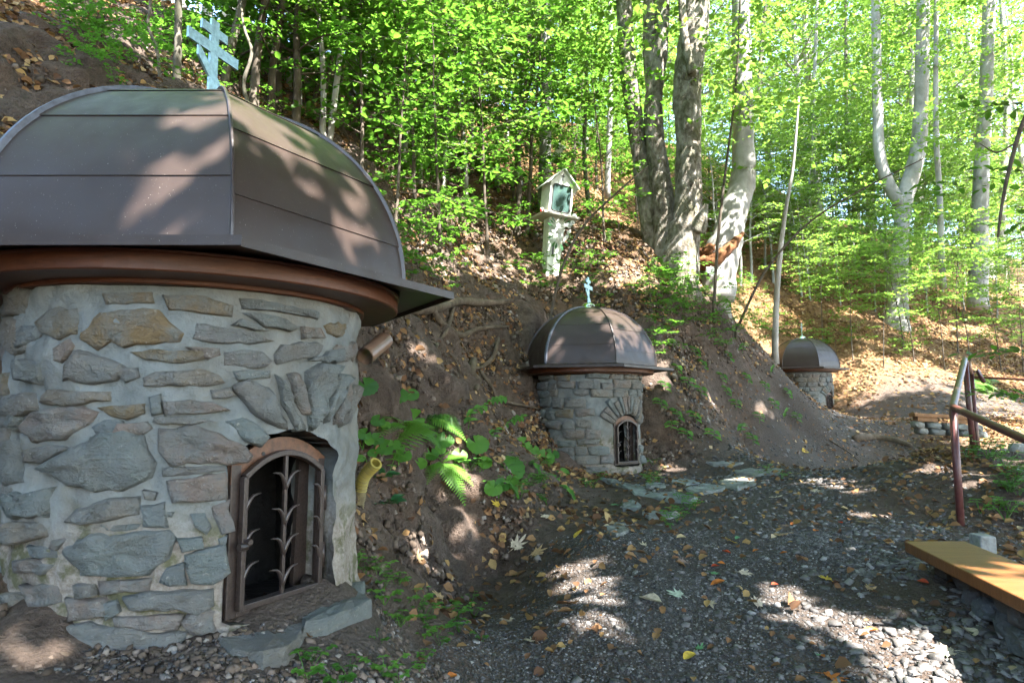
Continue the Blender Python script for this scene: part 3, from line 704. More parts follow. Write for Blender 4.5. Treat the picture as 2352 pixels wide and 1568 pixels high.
NEAR = np.array((-1.44, 3.13, .40))
def cyl_hit(u, v):
    d = ray(u, v); o = CAM - NEAR; a = d[0] ** 2 + d[1] ** 2; b = o[0] * d[0] + o[1] * d[1]; c = o[0] ** 2 + o[1] ** 2 - RW ** 2
    disc = b * b - a * c
    if disc < 0: t = -b / a
    else: t = (-b - math.sqrt(disc)) / a
    p = o + d * t; return math.atan2(p[1], p[0]) * RW, p[2]
c4 = lambda L: [cyl_hit(x * .375, y * .375 + 588) for x, y in L]
c5 = lambda L: [cyl_hit(x * .425, y * .425 + 999.6) for x, y in L]
TR = [(c4(L), h, m) for L, h, m in [
    ([(505,520),(560,430),(640,345),(800,325),(960,335),(1030,410),(1115,470),(1100,530),(930,525),(770,545),(690,530),(610,565)], .016, M_OCHRE),
    ([(1185,505),(1215,410),(1330,430),(1560,470),(1665,520),(1560,540),(1330,530)], .012, M_STONE),
    ([(815,590),(930,570),(1100,580),(1250,580),(1240,625),(1080,655),(900,640)], .015, M_OCHRE),
    ([(1360,590),(1480,580),(1600,590),(1645,640),(1620,675),(1520,685),(1370,670)], .018, M_STONE),
    ([(1690,600),(1730,545),(1850,515),(1970,545),(1960,590),(1800,640),(1690,650)], .013, M_STONE),
    ([(885,750),(960,710),(1100,705),(1230,695),(1330,730),(1360,780),(1280,800),(1050,795),(900,800)], .022, M_STONE),
    ([(400,760),(430,680),(500,575),(600,610),(690,640),(790,700),(700,770),(500,775)], .022, M_STONE),
    ([(1000,890),(1180,875),(1290,900),(1400,945),(1200,965),(1010,975)], .020, M_STONE),
    ([(600,930),(700,910),(890,905),(890,960),(780,1000),(690,985)], .016, M_OCHRE),
    ([(970,1130),(1000,1060),(1190,1040),(1330,1085),(1480,1170),(1545,1225),(1500,1265),(1270,1272),(1040,1270),(1010,1230)], .034, M_STONE),
    ([(265,1290),(420,1200),(600,1100),(770,1075),(860,1120),(930,1260),(900,1340),(760,1425),(680,1435),(480,1410)], .026, M_STONE),
    ([(1025,1370),(1200,1350),(1380,1320),(1392,1480),(1250,1495),(1060,1500)], .026, M_STONE),
    ([(150,1040),(220,960),(500,920),(590,960),(560,1010),(400,1120),(230,1135)], .030, M_STONE),
    ([(250,900),(330,820),(670,830),(670,880),(420,920)], .018, M_STONE),
    ([(240,400),(320,320),(470,330),(490,470),(380,500),(270,480)], .014, M_OCHRE),
    ([(110,640),(280,640),(260,770),(120,760)], .016, M_STONE),
    ([(40,360),(170,400),(190,560),(110,600),(30,520)], .014, M_STONE),
    ([(40,860),(200,840),(220,930),(120,990),(40,960)], .020, M_STONE),
    ([(1980,420),(2100,410),(2110,470),(2060,500),(2000,480)], .010, M_OCHRE),
    ([(1000,240),(1250,250),(1420,300),(1410,360),(1200,350),(1040,330)], .012, M_OCHRE),
    ([(1500,350),(1700,370),(1830,440),(1780,460),(1620,430)], .010, M_STONE),
    ([(640,235),(920,225),(930,290),(660,300)], .010, M_OCHRE),
    ([(1480,260),(1700,290),(1950,350),(1930,385),(1700,345),(1500,320)], .010, M_STONE),
    ([(700,1100),(740,1030),(900,1010),(930,1060),(880,1090)], .012, M_STONE)]]
AR = [(c4(L), h, M_STONE) for L, h in [
    ([(1420,800),(1520,770),(1640,800),(1680,900),(1750,1060),(1640,1020),(1540,950),(1450,860)], .034),
    ([(1390,1010),(1480,985),(1600,1050),(1635,1110),(1590,1160),(1500,1130)], .024),
    ([(1675,730),(1720,760),(1780,900),(1850,1060),(1800,1060),(1720,900)], .030),
    ([(1765,730),(1810,720),(1850,830),(1880,960),(1850,970),(1790,860)], .026),
    ([(1865,720),(1950,660),(2030,670),(2020,760),(1960,920),(1900,1060),(1880,900)], .040),
    ([(2040,720),(2085,730),(2050,830),(2020,950),(1975,1010),(1985,900)], .040),
    ([(2090,780),(2130,770),(2110,880),(2070,980),(2030,1020),(2050,900)], .036),
    ([(2140,800),(2162,790),(2150,880),(2100,1010),(2080,1040),(2110,900)], .030)]]
TR += [(c4(L), h, M_STONE) for L, h in [([(700,690),(840,690),(860,740),(780,780)], .012), ([(1420,700),(1640,700),(1650,750),(1450,760)], .012), ([(1290,820),(1420,800),(1430,860),(1300,870)], .012), ([(920,860),(990,850),(1000,960),(930,970)], .014), ([(940,1020),(960,980),(1180,985),(1330,1020),(1000,1030)], .012), ([(360,560),(440,520),(480,560),(400,660),(350,650)], .014), ([(1130,560),(1340,560),(1350,610),(1270,640)], .012), ([(1420,420),(1480,380),(1640,450),(1560,460)], .010), ([(1850,640),(1980,600),(2080,560),(2090,650),(1960,650)], .014), ([(1000,1290),(1360,1285),(1380,1310),(1180,1340),(1010,1350)], .014), ([(180,1180),(330,1160),(420,1180),(260,1270),(170,1260)], .018), ([(120,430),(230,420),(250,500),(150,560)], .014), ([(640,1000),(760,1010),(720,1070),(600,1085),(570,1040)], .012), ([(2040,560),(2150,520),(2155,640),(2080,640)], .014), ([(1850,430),(1960,440),(1980,500),(1860,505)], .010)]]
TR += [(c5(L), h, M_STONE) for L, h in [([(760,380),(900,370),(900,500),(780,500)], .016), ([(560,480),(760,480),(740,510),(560,515)], .010), ([(300,560),(400,540),(330,610),(290,600)], .012), ([(900,700),(1000,690),(1010,800),(860,800)], .018), ([(540,780),(820,770),(800,835),(560,850)], .018), ([(960,560),(1090,540),(1100,610),(980,630)], .014), ([(160,590),(320,600),(330,660),(170,650)], .014), ([(620,970),(980,960),(960,1040),(640,1020)], .018), ([(1170,560),(1220,540),(1215,575),(1180,590)], .01), ([(380,880),(560,880),(600,960),(400,1000)], .016)]]
TR += AR
TR += [(c5(L), h, M_STONE) for L, h in [
    ([(375,460),(430,400),(600,335),(745,330),(745,420),(600,460),(480,470)], .030),
    ([(335,620),(420,560),(560,520),(720,520),(900,520),(945,560),(900,660),(790,740),(620,760),(480,750),(400,690)], .030),
    ([(1000,640),(1100,620),(1210,580),(1235,730),(1150,800),(1030,790)], .030),
    ([(1140,380),(1230,350),(1255,500),(1200,530),(1150,430)], .020),
    ([(1035,430),(1110,420),(1140,490),(1110,530),(1050,490)], .012),
    ([(90,670),(180,660),(300,690),(260,740),(120,740)], .024),
    ([(420,800),(520,800),(530,860),(430,875)], .020),
    ([(680,870),(800,840),(1140,830),(1145,910),(1060,955),(960,930),(720,935)], .036),
    ([(330,1010),(500,1010),(760,1040),(1000,1060),(960,1150),(700,1170),(400,1170)], .020),
    ([(0,500),(80,460),(230,470),(280,540),(100,580),(0,560)], .028),
    ([(30,320),(290,290),(270,430),(60,450)], .024),
    ([(1040,930),(1150,940),(1160,1050),(1020,1060),(990,1000)], .016),
    ([(0,60),(100,20),(130,250),(40,270)], .026),
    ([(780,300),(850,310),(840,350),(780,345)], .010),
    ([(830,410),(940,415),(930,440),(840,435)], .010),
    ([(150,800),(330,810),(350,900),(200,930)], .018),
    ([(560,900),(640,880),(660,950),(580,990)], .014)]]
w_near = well_house(*NEAR, R(-35.5), R(-60.1), 'large stone well house with brown dome filling the left foreground', True, TR, seal=5, stones_seed=3, cross_dir=R(-18), turn=R(8))
w_mid = well_house(1.10, 9.71, .46, R(-49.5), R(-74.5), 'stone well house with brown dome in the middle beside the flagstones', False, seal=5, stones_seed=21, cross_dir=R(-26))
w_far = well_house(8.25, 19.3, 1.07, R(-43), R(-88), 'small distant stone well house half hidden by the earth bank', False, seal=None, stones_seed=37, cross_dir=R(-30))

def slab(name, px, z, thick, mat, parent=None, jit=.008, ground=False, lift=.03):
    """flat stone: outline seen from the camera laid on a level (or on the ground), given thickness"""
    P = []
    for (u, v) in px:
        if ground: p = hit(u, v); P.append((p[0], p[1], p[2]))
        else: d = ray(u, v); P.append(CAM + d * ((z - CAM[2]) / d[2]))
    P = np.array(P); org = P.mean(0)
    if ground:
        A = np.c_[P[:, :2] - org[:2], np.ones(len(P))]; co = np.linalg.lstsq(A, P[:, 2], rcond=None)[0]; co[:2] = np.clip(co[:2] * .6, -.12, .12); P[:, 2] = (P[:, :2] - org[:2]) @ co[:2] + P[:, 2].mean() + lift
    area = .5 * np.sum(P[:, 0] * np.roll(P[:, 1], -1) - np.roll(P[:, 0], -1) * P[:, 1])
    if area < 0: P = P[::-1]
    q = []
    for i in range(len(P)):
        a, b = P[i], P[(i + 1) % len(P)]; n = max(1, int(np.linalg.norm(b - a) / .07))
        for k in range(n): q.append(a + (b - a) * k / n + np.append(RNG.uniform(-.012, .012, 2), RNG.uniform(-jit, jit)))
    q = np.array(q); n = len(q); c = q.mean(0)
    base = np.array((c[0], c[1], c[2] - thick)); rings = [c + (q - c) * np.array((1.02, 1.02, 1)) - (0, 0, thick), q - (0, 0, .014), c + (q - c) * .95 + RNG.uniform(-jit, jit, (n, 3)), c + (q - c) * .5 + RNG.uniform(-jit, jit, (n, 3))]
    V = np.vstack(rings + [c[None]]) - (base if parent is None else 0)
    F = [(r_ * n + i, r_ * n + (i + 1) % n, (r_ + 1) * n + (i + 1) % n, (r_ + 1) * n + i) for r_ in range(3) for i in range(n)] + [(3 * n + i, 3 * n + (i + 1) % n, 4 * n) for i in range(n)]
    o = MB().add(V if parent is None else V - np.array(parent.location), F).build(name, mat, parent)
    if parent is None: o.location = base
    return o
slab('sill_stone', [(690,1400),(760,1345),(835,1335),(850,1375),(785,1405),(705,1432)], .440, .07, M_STONE, w_near)
slab('sill_stone', [(485,1455),(560,1415),(686,1388),(702,1432),(665,1485),(610,1503),(530,1490)], .42, .06, M_STONE, w_near)
slab('footing_stone', [(525,1490),(612,1470),(640,1505),(595,1522),(540,1520)], .375, .06, M_STONE, w_near)

# drain pipes through the walls
def open_pipe(name, a, b, rad, mat, parent, wall_=.006, base=None):
    a = np.array(a, float); b = np.array(b, float); d = (b - a) / np.linalg.norm(b - a)
    v1, f1 = tube([a, b], rad, 20, False); v2, f2 = tube([a, b], rad - wall_, 20, False)
    m = MB().add(v1, f1); m.add(v2, [q[::-1] for q in f2])
    m.f += [(20 + i, 20 + (i + 1) % 20, 60 + (i + 1) % 20, 60 + i) for i in range(20)]
    m.v = [tuple(np.array(p) - (base if base is not None else 0)) for p in m.v]
    return m.build(name, mat, parent, smooth=False)
pe = at(884, 781, 3.35); ps = at(838, 818, 3.15)
open_pipe('drain_pipe', ps, pe, .042, M_BROWNPIPE, w_near, base=NEAR)
pc = at(1478, 876, 9.45); pb = at(1462, 882, 9.75)
open_pipe('drain_pipe', pb + (pb - pc) * .8, pb, .034, M_BROWNPIPE, w_mid, base=np.array(w_mid.location))
cup = thing('paper_cup', tuple(pb), 'red paper cup with white inside stuck on the drain pipe', 'cup')
dcu = (pc - pb) / np.linalg.norm(pc - pb); cl = .10
def cone_tube(r0, r1, a, b, n=22):
    v, f = tube([a, b], [r0, r1], n, False); return v, f
mo = MB().add(*cone_tube(.036, .043, dcu * -.01, dcu * cl)); mo.build('cup_side', M_RED, cup, smooth=True)
mi = MB(); v_, f_ = cone_tube(.033, .0405, dcu * 0, dcu * (cl + .001)); mi.add(v_, [q[::-1] for q in f_]); mi.f.append(tuple(range(22))); mi.build('cup_lining', M_CUP, cup, smooth=True)
v_, f_ = tube([dcu * cl + .042 * (math.cos(a) * np.cross(dcu, (0, 0, 1)) / np.linalg.norm(np.cross(dcu, (0, 0, 1))) + math.sin(a) * np.cross(np.cross(dcu, (0, 0, 1)), dcu) / np.linalg.norm(np.cross(dcu, (0, 0, 1)))) for a in np.linspace(0, 2 * math.pi, 25)], .0028, 6, False)
MB().add(v_, f_).build('cup_rim', M_CUP, cup, smooth=True)
e1 = np.cross(dcu, (0, 0, 1)); e1 /= np.linalg.norm(e1); e2 = np.cross(e1, dcu)
q = []
for t in np.linspace(0, 1, 14):                         # white swash printed on the side
    a = R(150 + 75 * t); ax = .075 - .05 * t + .010 * math.sin(t * 7); rr_ = .0372 + .0063 * ax / cl
    q.append(dcu * ax + rr_ * (math.cos(a) * e1 + math.sin(a) * e2))
MB().tube(q, .004, 6).build('printed_swash', M_CUP, cup)
# ------------------------------------------------------------------ flagstones
c8 = lambda L: [(x * .425 + 1352.4, y * .425 + 999.6) for x, y in L]
for L, lab in [
    ([(150,265),(290,270),(450,300),(590,350),(560,372),(430,365),(250,320)], 'largest long grey flagstone in front of the middle well house'),
    ([(20,225),(100,238),(240,283),(160,278)], 'narrow pale flagstone at the left end of the stepping stones'),
    ([(525,290),(620,268),(740,275),(730,300),(620,325),(540,310)], 'mossy brown flagstone right of the largest flagstone'),
    ([(700,255),(800,225),(900,230),(905,272),(800,300),(730,285)], 'sunlit pale flagstone with a bright white patch of sun'),
    ([(780,195),(900,178),(1050,183),(1040,214),(900,226),(800,215)], 'smooth flat flagstone at the far right of the stepping stones'),
    ([(630,150),(740,138),(840,153),(780,172),(680,170)], 'farthest flagstone nearest to the earth bank'),
    ([(430,255),(520,243),(600,262),(520,276)], 'small flagstone between the largest flagstone and the mossy soil'),
    ([(180,360),(240,350),(285,380),(270,410),(190,415)], 'small bluish flagstone below the largest flagstone with a pale leaf'),
    ([(290,430),(340,410),(500,432),(440,456),(330,458)], 'rough gritty flagstone nearest to the dark gravel'),
    ([(80,505),(140,485),(210,490),(210,530),(150,550),(90,530)], 'lone grey flagstone at the lower left of the stepping stones'),
    ([(300,272),(390,264),(420,284),(330,290)], 'thin sliver of slate behind the largest flagstone')]:
    o = slab('flagstone', c8(L), 0, .09, M_FLAG, ground=True, lift=.025); tag(o, lab, 'flagstone', 'flagstones in front of the middle well house')

# ------------------------------------------------------------------ plank bench in the right foreground
zt = .40
def onz(u, v, z): d = ray(u, v); return CAM + d * ((z - CAM[2]) / d[2])
A = onz(2077, 1242, zt); B = onz(2352, 1376, zt); C = onz(2204, 1237, zt)
e = B - A; e /= np.linalg.norm(e); wv = C - A; wv -= e * (wv @ e); wd = np.linalg.norm(wv); wv /= wd
Lb = np.linalg.norm(B - A) + 1.3
bench = thing('plank_bench', (A[0], A[1], g1(A[0] + .2, A[1] - .1)), 'varnished thick wooden plank bench on stones in the right foreground', 'bench')
bb = np.array(bench.location)
skew = (C - A) @ e
v = []
for zz in (zt - .065, zt):
    for (a_, b_) in ((0, 0), (Lb, 0), (Lb, wd), (skew * .55, wd)): p = A + e * a_ + wv * b_; v.append((p[0] - bb[0], p[1] - bb[1], zz - bb[2]))
pl = MB().add(v, [(0, 3, 2, 1), (4, 5, 6, 7), (0, 1, 5, 4), (1, 2, 6, 5), (2, 3, 7, 6), (3, 0, 4, 7)]).build('seat_plank', M_PLANK, bench, bevel=.008, seg=3)
for k in range(13):
    t = .14 + k * .185; p = A + e * t + wv * RNG.uniform(.20, .24); gzp = g1(p[0], p[1]); h_ = max(.1, zt - .07 - gzp)
    n = 2 if h_ > .16 else 1
    for q in range(n):
        s_ = np.array((RNG.uniform(.15, .24), RNG.uniform(.16, .26), h_ / n + .02))
        m = MB().box((0, 0, 0), (1, 1, 1)); rt = np.stack([e, wv, np.array((0, 0, 1.0))], -1)
        me_ = bmesh.new(); bmesh.ops.create_icosphere(me_, subdivisions=2, radius=.5)
        V = np.array([x.co for x in me_.verts]); V = np.sign(V) * np.abs(V) ** .55 * .72; V = V * s_ + RNG.uniform(-.012, .012, V.shape); F = [[x.index for x in f.verts] for f in me_.faces]; me_.free()
        V = V @ rt.T + p + np.array((0, 0, gzp - p[2] + (q + .5) * h_ / n)) - bb
        MB().add(V, F).build('support_stone', M_STONE, bench)
cb = onz(2258, 1245, .34); m = MB().box((0, 0, 0), (.17, .10, .22), np.stack([e, wv, np.array((0, 0, 1.0))], -1), .006)
o = m.build('concrete_block', M_CONCRETE, None, bevel=.01); o.location = (cb[0], cb[1], .28); tag(o, 'small pale concrete block behind the end of the plank bench', 'block')

# ------------------------------------------------------------------ far bench
fb0 = at(2101, 988, 13.3); fb = thing('stone_bench', (fb0[0], fb0[1], fb0[2] - .05), 'distant wooden bench on a low stone base behind the handrail', 'bench')
def rel(p, o): return np.array(p, float) - np.array(o.location)
pa, pb_ = rel(at(2101, 952, 13.3), fb), rel(at(2256, 960, 13.0), fb)
ee = pb_ - pa; ll = np.linalg.norm(ee); ee /= ll; pp = np.array((-ee[1], ee[0], 0))
RM = np.stack([ee, pp, np.array((0, 0, 1.0))], -1)
MB().box((pa + pb_) / 2 + pp * .2 + (0, 0, 0), (ll, .4, .07), RM).build('seat_plank', M_PLANKOLD, fb, bevel=.008)
for t in (.2, .8): MB().box(pa + ee * ll * t + pp * .2 - (0, 0, .075), (ll * .3, .34, .08), RM).build('wood_block', M_PLANKOLD, fb, bevel=.005)
xx = -.02
while xx < ll - .1:
    w_ = RNG.uniform(.15, .3)
    for zz in (0, 1):
        me_ = bmesh.new(); bmesh.ops.create_icosphere(me_, subdivisions=2, radius=.5); V = np.array([q.co for q in me_.verts]); F = [[q.index for q in f.verts] for f in me_.faces]; me_.free()
        V = (np.sign(V) * np.abs(V) ** .6 * .7 + RNG.uniform(-.03, .03, V.shape)) * (w_ * 1.05, .42, .15)
        MB().add(V @ RM.T + pa + ee * (xx + w_ / 2 + zz * .06) + pp * .2 - (0, 0, .19 + .12 * zz), F).build('base_stone', M_FLAG, fb)
    xx += w_

# ------------------------------------------------------------------ handrails
def rail_part(name, pts, rad, parent, n=14, smoothn=None):
    q = np.array(pts) - np.array(parent.location); q = bez(q, smoothn) if smoothn else q
    return MB().tube(q, rad, n).build(name, M_RAIL, parent, smooth=True)
def footed(u, v, y):
    p = at(u, v, y); return p
pA0 = footed(2207, 1208, 5.9); pA1 = at(2186, 938, 5.9); pA1 = np.array((pA0[0], pA0[1], pA1[2]))
pB1 = at(2216, 826, 8.0); pB0 = np.array((pB1[0] + .03, pB1[1], g1(pB1[0], pB1[1]) - .1)); pC1 = at(2231, 856, 9.4); pC0 = np.array((pC1[0] + .03, pC1[1], g1(pC1[0], pC1[1]) - .1))
hr = thing('handrail', tuple(pA0), 'brown tubular steel handrail bending round the near post at right', 'handrail')
rr_ = .031
rail_part('post', [pA0 - (0, 0, .15), pA1], rr_, hr); rail_part('post', [pB0, pB1 - (0, 0, .01)], rr_, hr); rail_part('post', [pC0, pC1 - (0, 0, .01)], rr_ * .9, hr)
pR = at(2352, 1008, 4.75); pR2 = pR + (pR - pA1) * .8
pAr = pA1 + (0, 0, .012)
def rounded(a, b, c, r=.08, n=6):
    """corner at b"""
    d0 = (a - b) / np.linalg.norm(a - b); d1 = (c - b) / np.linalg.norm(c - b); return [b + d0 * r * (1 - t) ** 2 + d1 * r * t ** 2 for t in np.linspace(0, 1, n)]
rail_part('top_rail', [pB1] + rounded(pB1, pAr, pR, .07) + [pR, pR2], rr_, hr)
rail_part('top_rail', [pB1 + (0, 0, .001), pC1], rr_ * .93, hr)
pD = at(2246, 852, 9.5); pE = at(2259, 876, 9.1)
rail_part('end_rail', [pC1, pD] + [pE], rr_ * .85, hr)
rail_part('post', [np.array((pR2[0], pR2[1], g1(pR2[0], pR2[1]) - .1)), pR2], rr_, hr)
qa, qb = at(2225, 865, 14.5), at(2360, 872, 13.6); qc = qb + (qb - qa) * 1.2
hr2 = thing('handrail', (qa[0], qa[1], g1(qa[0], qa[1])), 'thin reddish far handrail running level to the right edge', 'handrail')
rail_part('top_rail', [qa, qc], .026, hr2)
for q in (qa, qc): rail_part('post', [np.array((q[0], q[1], g1(q[0], q[1]) - .1)), q], .026, hr2)

# pale boulders beyond the handrail
def boulder(name, p, size, mat, lab, cat, group=None, seed=0):
    me_ = bmesh.new(); bmesh.ops.create_icosphere(me_, subdivisions=3, radius=.5)
    for v in me_.verts:
        n = _vnoise(np.array([v.co.x * 3 + seed]), np.array([v.co.y * 3 + v.co.z * 2.3]), seed)[0] + .5 * _vnoise(np.array([v.co.x * 7]), np.array([v.co.y * 7 + v.co.z * 6]), seed + 1)[0]
        v.co = v.co * (1 + .35 * n)
    V = np.array([v.co for v in me_.verts]) * size; F = [[x.index for x in f.verts] for f in me_.faces]; me_.free()
    o = MB().add(V, F).build(name, mat, None, smooth=True); o.location = p; o.rotation_euler = (0, 0, seed); return tag(o, lab, cat, group)
for i, (u, v, y, s_, lab) in enumerate([(2306,1016,8.6,(.22,.2,.2),'round pale boulder left of the sunlit pair under the handrail'), (2338,1022,8.3,(.26,.22,.24),'largest sunlit pale boulder under the handrail at the right edge'),
        (2270,1000,9.4,(.3,.2,.14),'low flat pale stone just right of the handrail posts')]):
    p = at(u, v, y); boulder('boulder', (p[0], p[1], g1(p[0], p[1]) + .06), s_, M_CONCRETE, lab, 'boulder', seed=i + 3)

# ------------------------------------------------------------------ wayside shrine
sb = at(1263, 626, 12.3); sb[2] = min(sb[2], g1(sb[0], sb[1])) - .02
shr = thing('wayside_shrine', tuple(sb), 'white wayside shrine box with gabled roof on a tapered post', 'shrine', rz=R(22)); shr.rotation_euler = (R(2), R(5), R(22))
# local axes: x right, -y front
def frustum(w0, d0, w1, d1, z0_, z1_, cx0=0, cx1=0):
    return [(cx0 + sx * w0 / 2, sy * d0 / 2, z0_) for sx, sy in ((-1, -1), (1, -1), (1, 1), (-1, 1))] + [(cx1 + sx * w1 / 2, sy * d1 / 2, z1_) for sx, sy in ((-1, -1), (1, -1), (1, 1), (-1, 1))], [(3, 2, 1, 0), (4, 5, 6, 7), (0, 1, 5, 4), (1, 2, 6, 5), (2, 3, 7, 6), (3, 0, 4, 7)]
MB().add(*frustum(.24, .22, .33, .26, -.2, 1.02)).build('post', M_OLDWHITE, shr, bevel=.012)
MB().add(*frustum(.72, .62, .74, .64, 1.02, 1.06)).build('shelf', M_SHELF, shr, bevel=.008)
W, Dp, H0, H1, HP = .46, .40, 1.061, 1.66, 1.90
box = MB(); ht = .03
box.add([(-W/2, -Dp/2, H0), (W/2, -Dp/2, H0), (W/2, Dp/2, H0), (-W/2, Dp/2, H0), (-W/2, -Dp/2, H1), (W/2, -Dp/2, H1), (W/2, Dp/2, H1), (-W/2, Dp/2, H1), (0, -Dp/2, HP), (0, Dp/2, HP)],
        [(3, 2, 1, 0), (0, 1, 5, 8, 4), (2, 3, 7, 9, 6), (1, 2, 6, 5), (3, 0, 4, 7), (4, 8, 9, 7), (8, 5, 6, 9)])
box.build('cabinet', M_WHITE, shr)
for s_ in (-1, 1):
    a0 = np.array((s_ * (W / 2 + .09), 0, H1 - .075)); a1 = np.array((0, 0, HP + .012)); nn = np.array((s_ * (HP - H1), 0, W / 2 + .0)); nn /= np.linalg.norm(nn); th_ = .015
    v = [tuple(a + np.array((0, y, 0)) + nn * o) for o in (0.004, .004 + th_) for a in (a0, a1) for y in (-Dp / 2 - .07, Dp / 2 + .05)]
    MB().add(v, [(0, 1, 3, 2), (4, 6, 7, 5), (0, 2, 6, 4), (1, 5, 7, 3), (0, 4, 5, 1), (2, 3, 7, 6)]).build('roof_slope', M_OLDWHITE, shr)
def rrect(w, h, r, n=5):
    out = []
    for (cx, cz, a0) in ((w / 2 - r, h / 2 - r, 0), (-w / 2 + r, h / 2 - r, 90), (-w / 2 + r, -h / 2 + r, 180), (w / 2 - r, -h / 2 + r, 270)):
        for k in range(n): a = R(a0 + 90 * k / (n - 1)); out.append((cx + r * math.cos(a), cz + r * math.sin(a)))
    return out
fo = rrect(.36, .50, .05); yf = -Dp / 2; zc = 1.37
gl = MB().add([(x, yf - .006, zc + z) for x, z in fo], [tuple(range(len(fo)))[::-1]]).build('glass_pane', M_GLASS, shr)
MB().tube([(x, yf - .008, zc + z) for x, z in fo + fo[:1]], .013, 8, False).build('window_gasket', M_BLACK, shr, smooth=True)
dm = MB(); do = rrect(.43, .57, .01, 2); n_ = len(do)
dm.add([(x, yf - .004, zc + z) for x, z in do] + [(x, yf - .0008, zc + z) for x, z in do], [tuple(range(n_))[::-1]] + [(i, (i + 1) % n_, n_ + (i + 1) % n_, n_ + i) for i in range(n_)])
dm.build('cabinet_door', M_WHITE, shr)
cm = MB().box((0, yf - .008, 1.765), (.012, .008, .13)); cm.box((0, yf - .0082, 1.79), (.066, .008, .012)); cm.build('black_cross', M_BLACK, shr)
cnd = MB(); pcn = [(.028, 0), (.03, .05), (.03, .08), (.0, .082)]
def lathe_v(prof, n=14):
    m = len(prof); return [(a * math.cos(2 * math.pi * i / n), a * math.sin(2 * math.pi * i / n), b) for i in range(n) for a, b in prof], [(i * m + j, ((i + 1) % n) * m + j, ((i + 1) % n) * m + j + 1, i * m + j + 1) for i in range(n) for j in range(m - 1)]
mw = shr.matrix_basis @ Matrix.Identity(4)
mw = Matrix.LocRotScale(shr.location, shr.rotation_euler, None)
o = thing('grave_candle', tuple(mw @ Vector((-.31, -.1, 1.062))), 'little red grave candle with white lid at the left of the shrine shelf', 'candle')
MB().add(*lathe_v([(.03, 0), (.033, .02), (.033, .07), (0, .071)])).build('red_glass', M_RED, o, smooth=True); MB().add(*lathe_v([(.034, .0705), (.034, .09), (.012, .10), (0, .10)])).build('lid', M_CUP, o, smooth=True)
o2 = thing('grave_candle', tuple(mw @ Vector((.30, -.2, 1.062))), 'little white candle at the right of the shrine shelf', 'candle')
MB().add(*lathe_v([(.035, 0), (.04, .03), (.036, .07), (0, .075)])).build('candle_body', M_CUP, o2, smooth=True)
# bouquet of white silk flowers
bq = thing('flower_bouquet', tuple(mw @ Vector((.02, -.19, .55))), 'bouquet of white artificial roses hung on the shrine post', 'bouquet'); bq.rotation_euler = shr.rotation_euler
fm = MB()
for ring, (rad, tilt_, nn_) in enumerate([(.055, .25, 7), (.042, .75, 6), (.026, 1.2, 5)]):
    for k in range(nn_):
        a = 2 * math.pi * k / nn_ + ring * .5; ca, sa = math.cos(a), math.sin(a); ct, st = math.cos(tilt_), math.sin(tilt_); w_ = rad * .75
        base = np.array((0, 0, .004 * ring)); out_ = np.array((ca * ct, sa * ct, st)); sd = np.array((-sa, ca, 0)); up_ = np.array((-ca * st, -sa * st, ct))
        fm.add([base, base + out_ * rad * .6 - sd * w_ * .6, base + out_ * rad + up_ * rad * .15, base + out_ * rad * .6 + sd * w_ * .6], [(0, 1, 2, 3)])
fmesh = fm.mesh('flower', True); fmesh.materials.append(M_PETAL)
for k in range(26):
    x = RNG.uniform(-.15, .17); z = RNG.uniform(-.02, .42); x += (z - .2) * .25
    o = bpy.data.objects.new('flower', fmesh); link(o, bq); o.location = (x, -.05 - RNG.uniform(0, .06), z); o.rotation_euler = (R(90) + RNG.uniform(-.6, .6), RNG.uniform(-.7, .7), RNG.uniform(0, 6)); o.scale = (RNG.uniform(.8, 1.25),) * 3
for k in range(14):
    a = RNG.uniform(0, 6.28); p = np.array((.0 + .17 * math.cos(a), -.03, .2 + .25 * math.sin(a))); d = np.array((math.cos(a), -.2, math.sin(a) * .9)); d /= np.linalg.norm(d)
    sdv = np.cross(d, (0, -1, 0.2)); L_ = .12; MB().add([p - d * .05, p + d * L_ * .4 - sdv * .022, p + d * L_, p + d * L_ * .4 + sdv * .022], [(0, 1, 2, 3)]).build('leaf', M_GLOSSY, bq)
# candle holder / dark vertical fittings below
MB().box((-.05, -.15, .42), (.02, .02, .2)).build('bracket', M_BLACK, shr)

# ------------------------------------------------------------------ yellow corrugated hose
h0 = hit(822, 1142) + (0, 0, -.06); h1 = at(828, 1110, 4.15); h2 = at(858, 1066, 4.0)
h2 = at(864, 1063, h0[1] - .12); h1 = at(835, 1098, h0[1] - .03)
q = bez([h0, h1, h2], 150); rad = .035 + .005 * np.sin(np.arange(150) * 2 * math.pi / 4.4)
hose = thing('corrugated_hose', tuple(h0), 'yellow corrugated plastic hose sticking out of the bank', 'hose')
v_, f_ = tube(q - h0, rad, 18, False); hw_o = MB().add(v_, f_).build('hose_wall', M_YELLOW, hose, smooth=True); hw_o.data.materials.append(M_HOSEDIRTSHADE)
for pi_, pl_ in enumerate(hw_o.data.polygons):
    ri_ = pi_ // 18; pl_.material_index = 1 if (rad[ri_] + rad[ri_ + 1]) / 2 < .034 or ri_ < 40 else 0
v_, f_ = tube(q[100:] - h0, .028, 18, False); MB().add(v_, [x[::-1] for x in f_]).build('hose_lining', M_YELLOW, hose, smooth=True)
ring = q[-1] - h0; tdir = (q[-1] - q[-3]); tdir /= np.linalg.norm(tdir)
e1 = np.cross(tdir, (0, 0, 1)); e1 /= np.linalg.norm(e1); e2 = np.cross(e1, tdir)
v = [ring + rad_ * (math.cos(a) * e1 + math.sin(a) * e2) for rad_ in (.027, .039) for a in np.arange(18) * 2 * math.pi / 18]
MB().add(v, [(i, (i + 1) % 18, 18 + (i + 1) % 18, 18 + i) for i in range(18)]).build('hose_rim', M_YELLOW, hose)
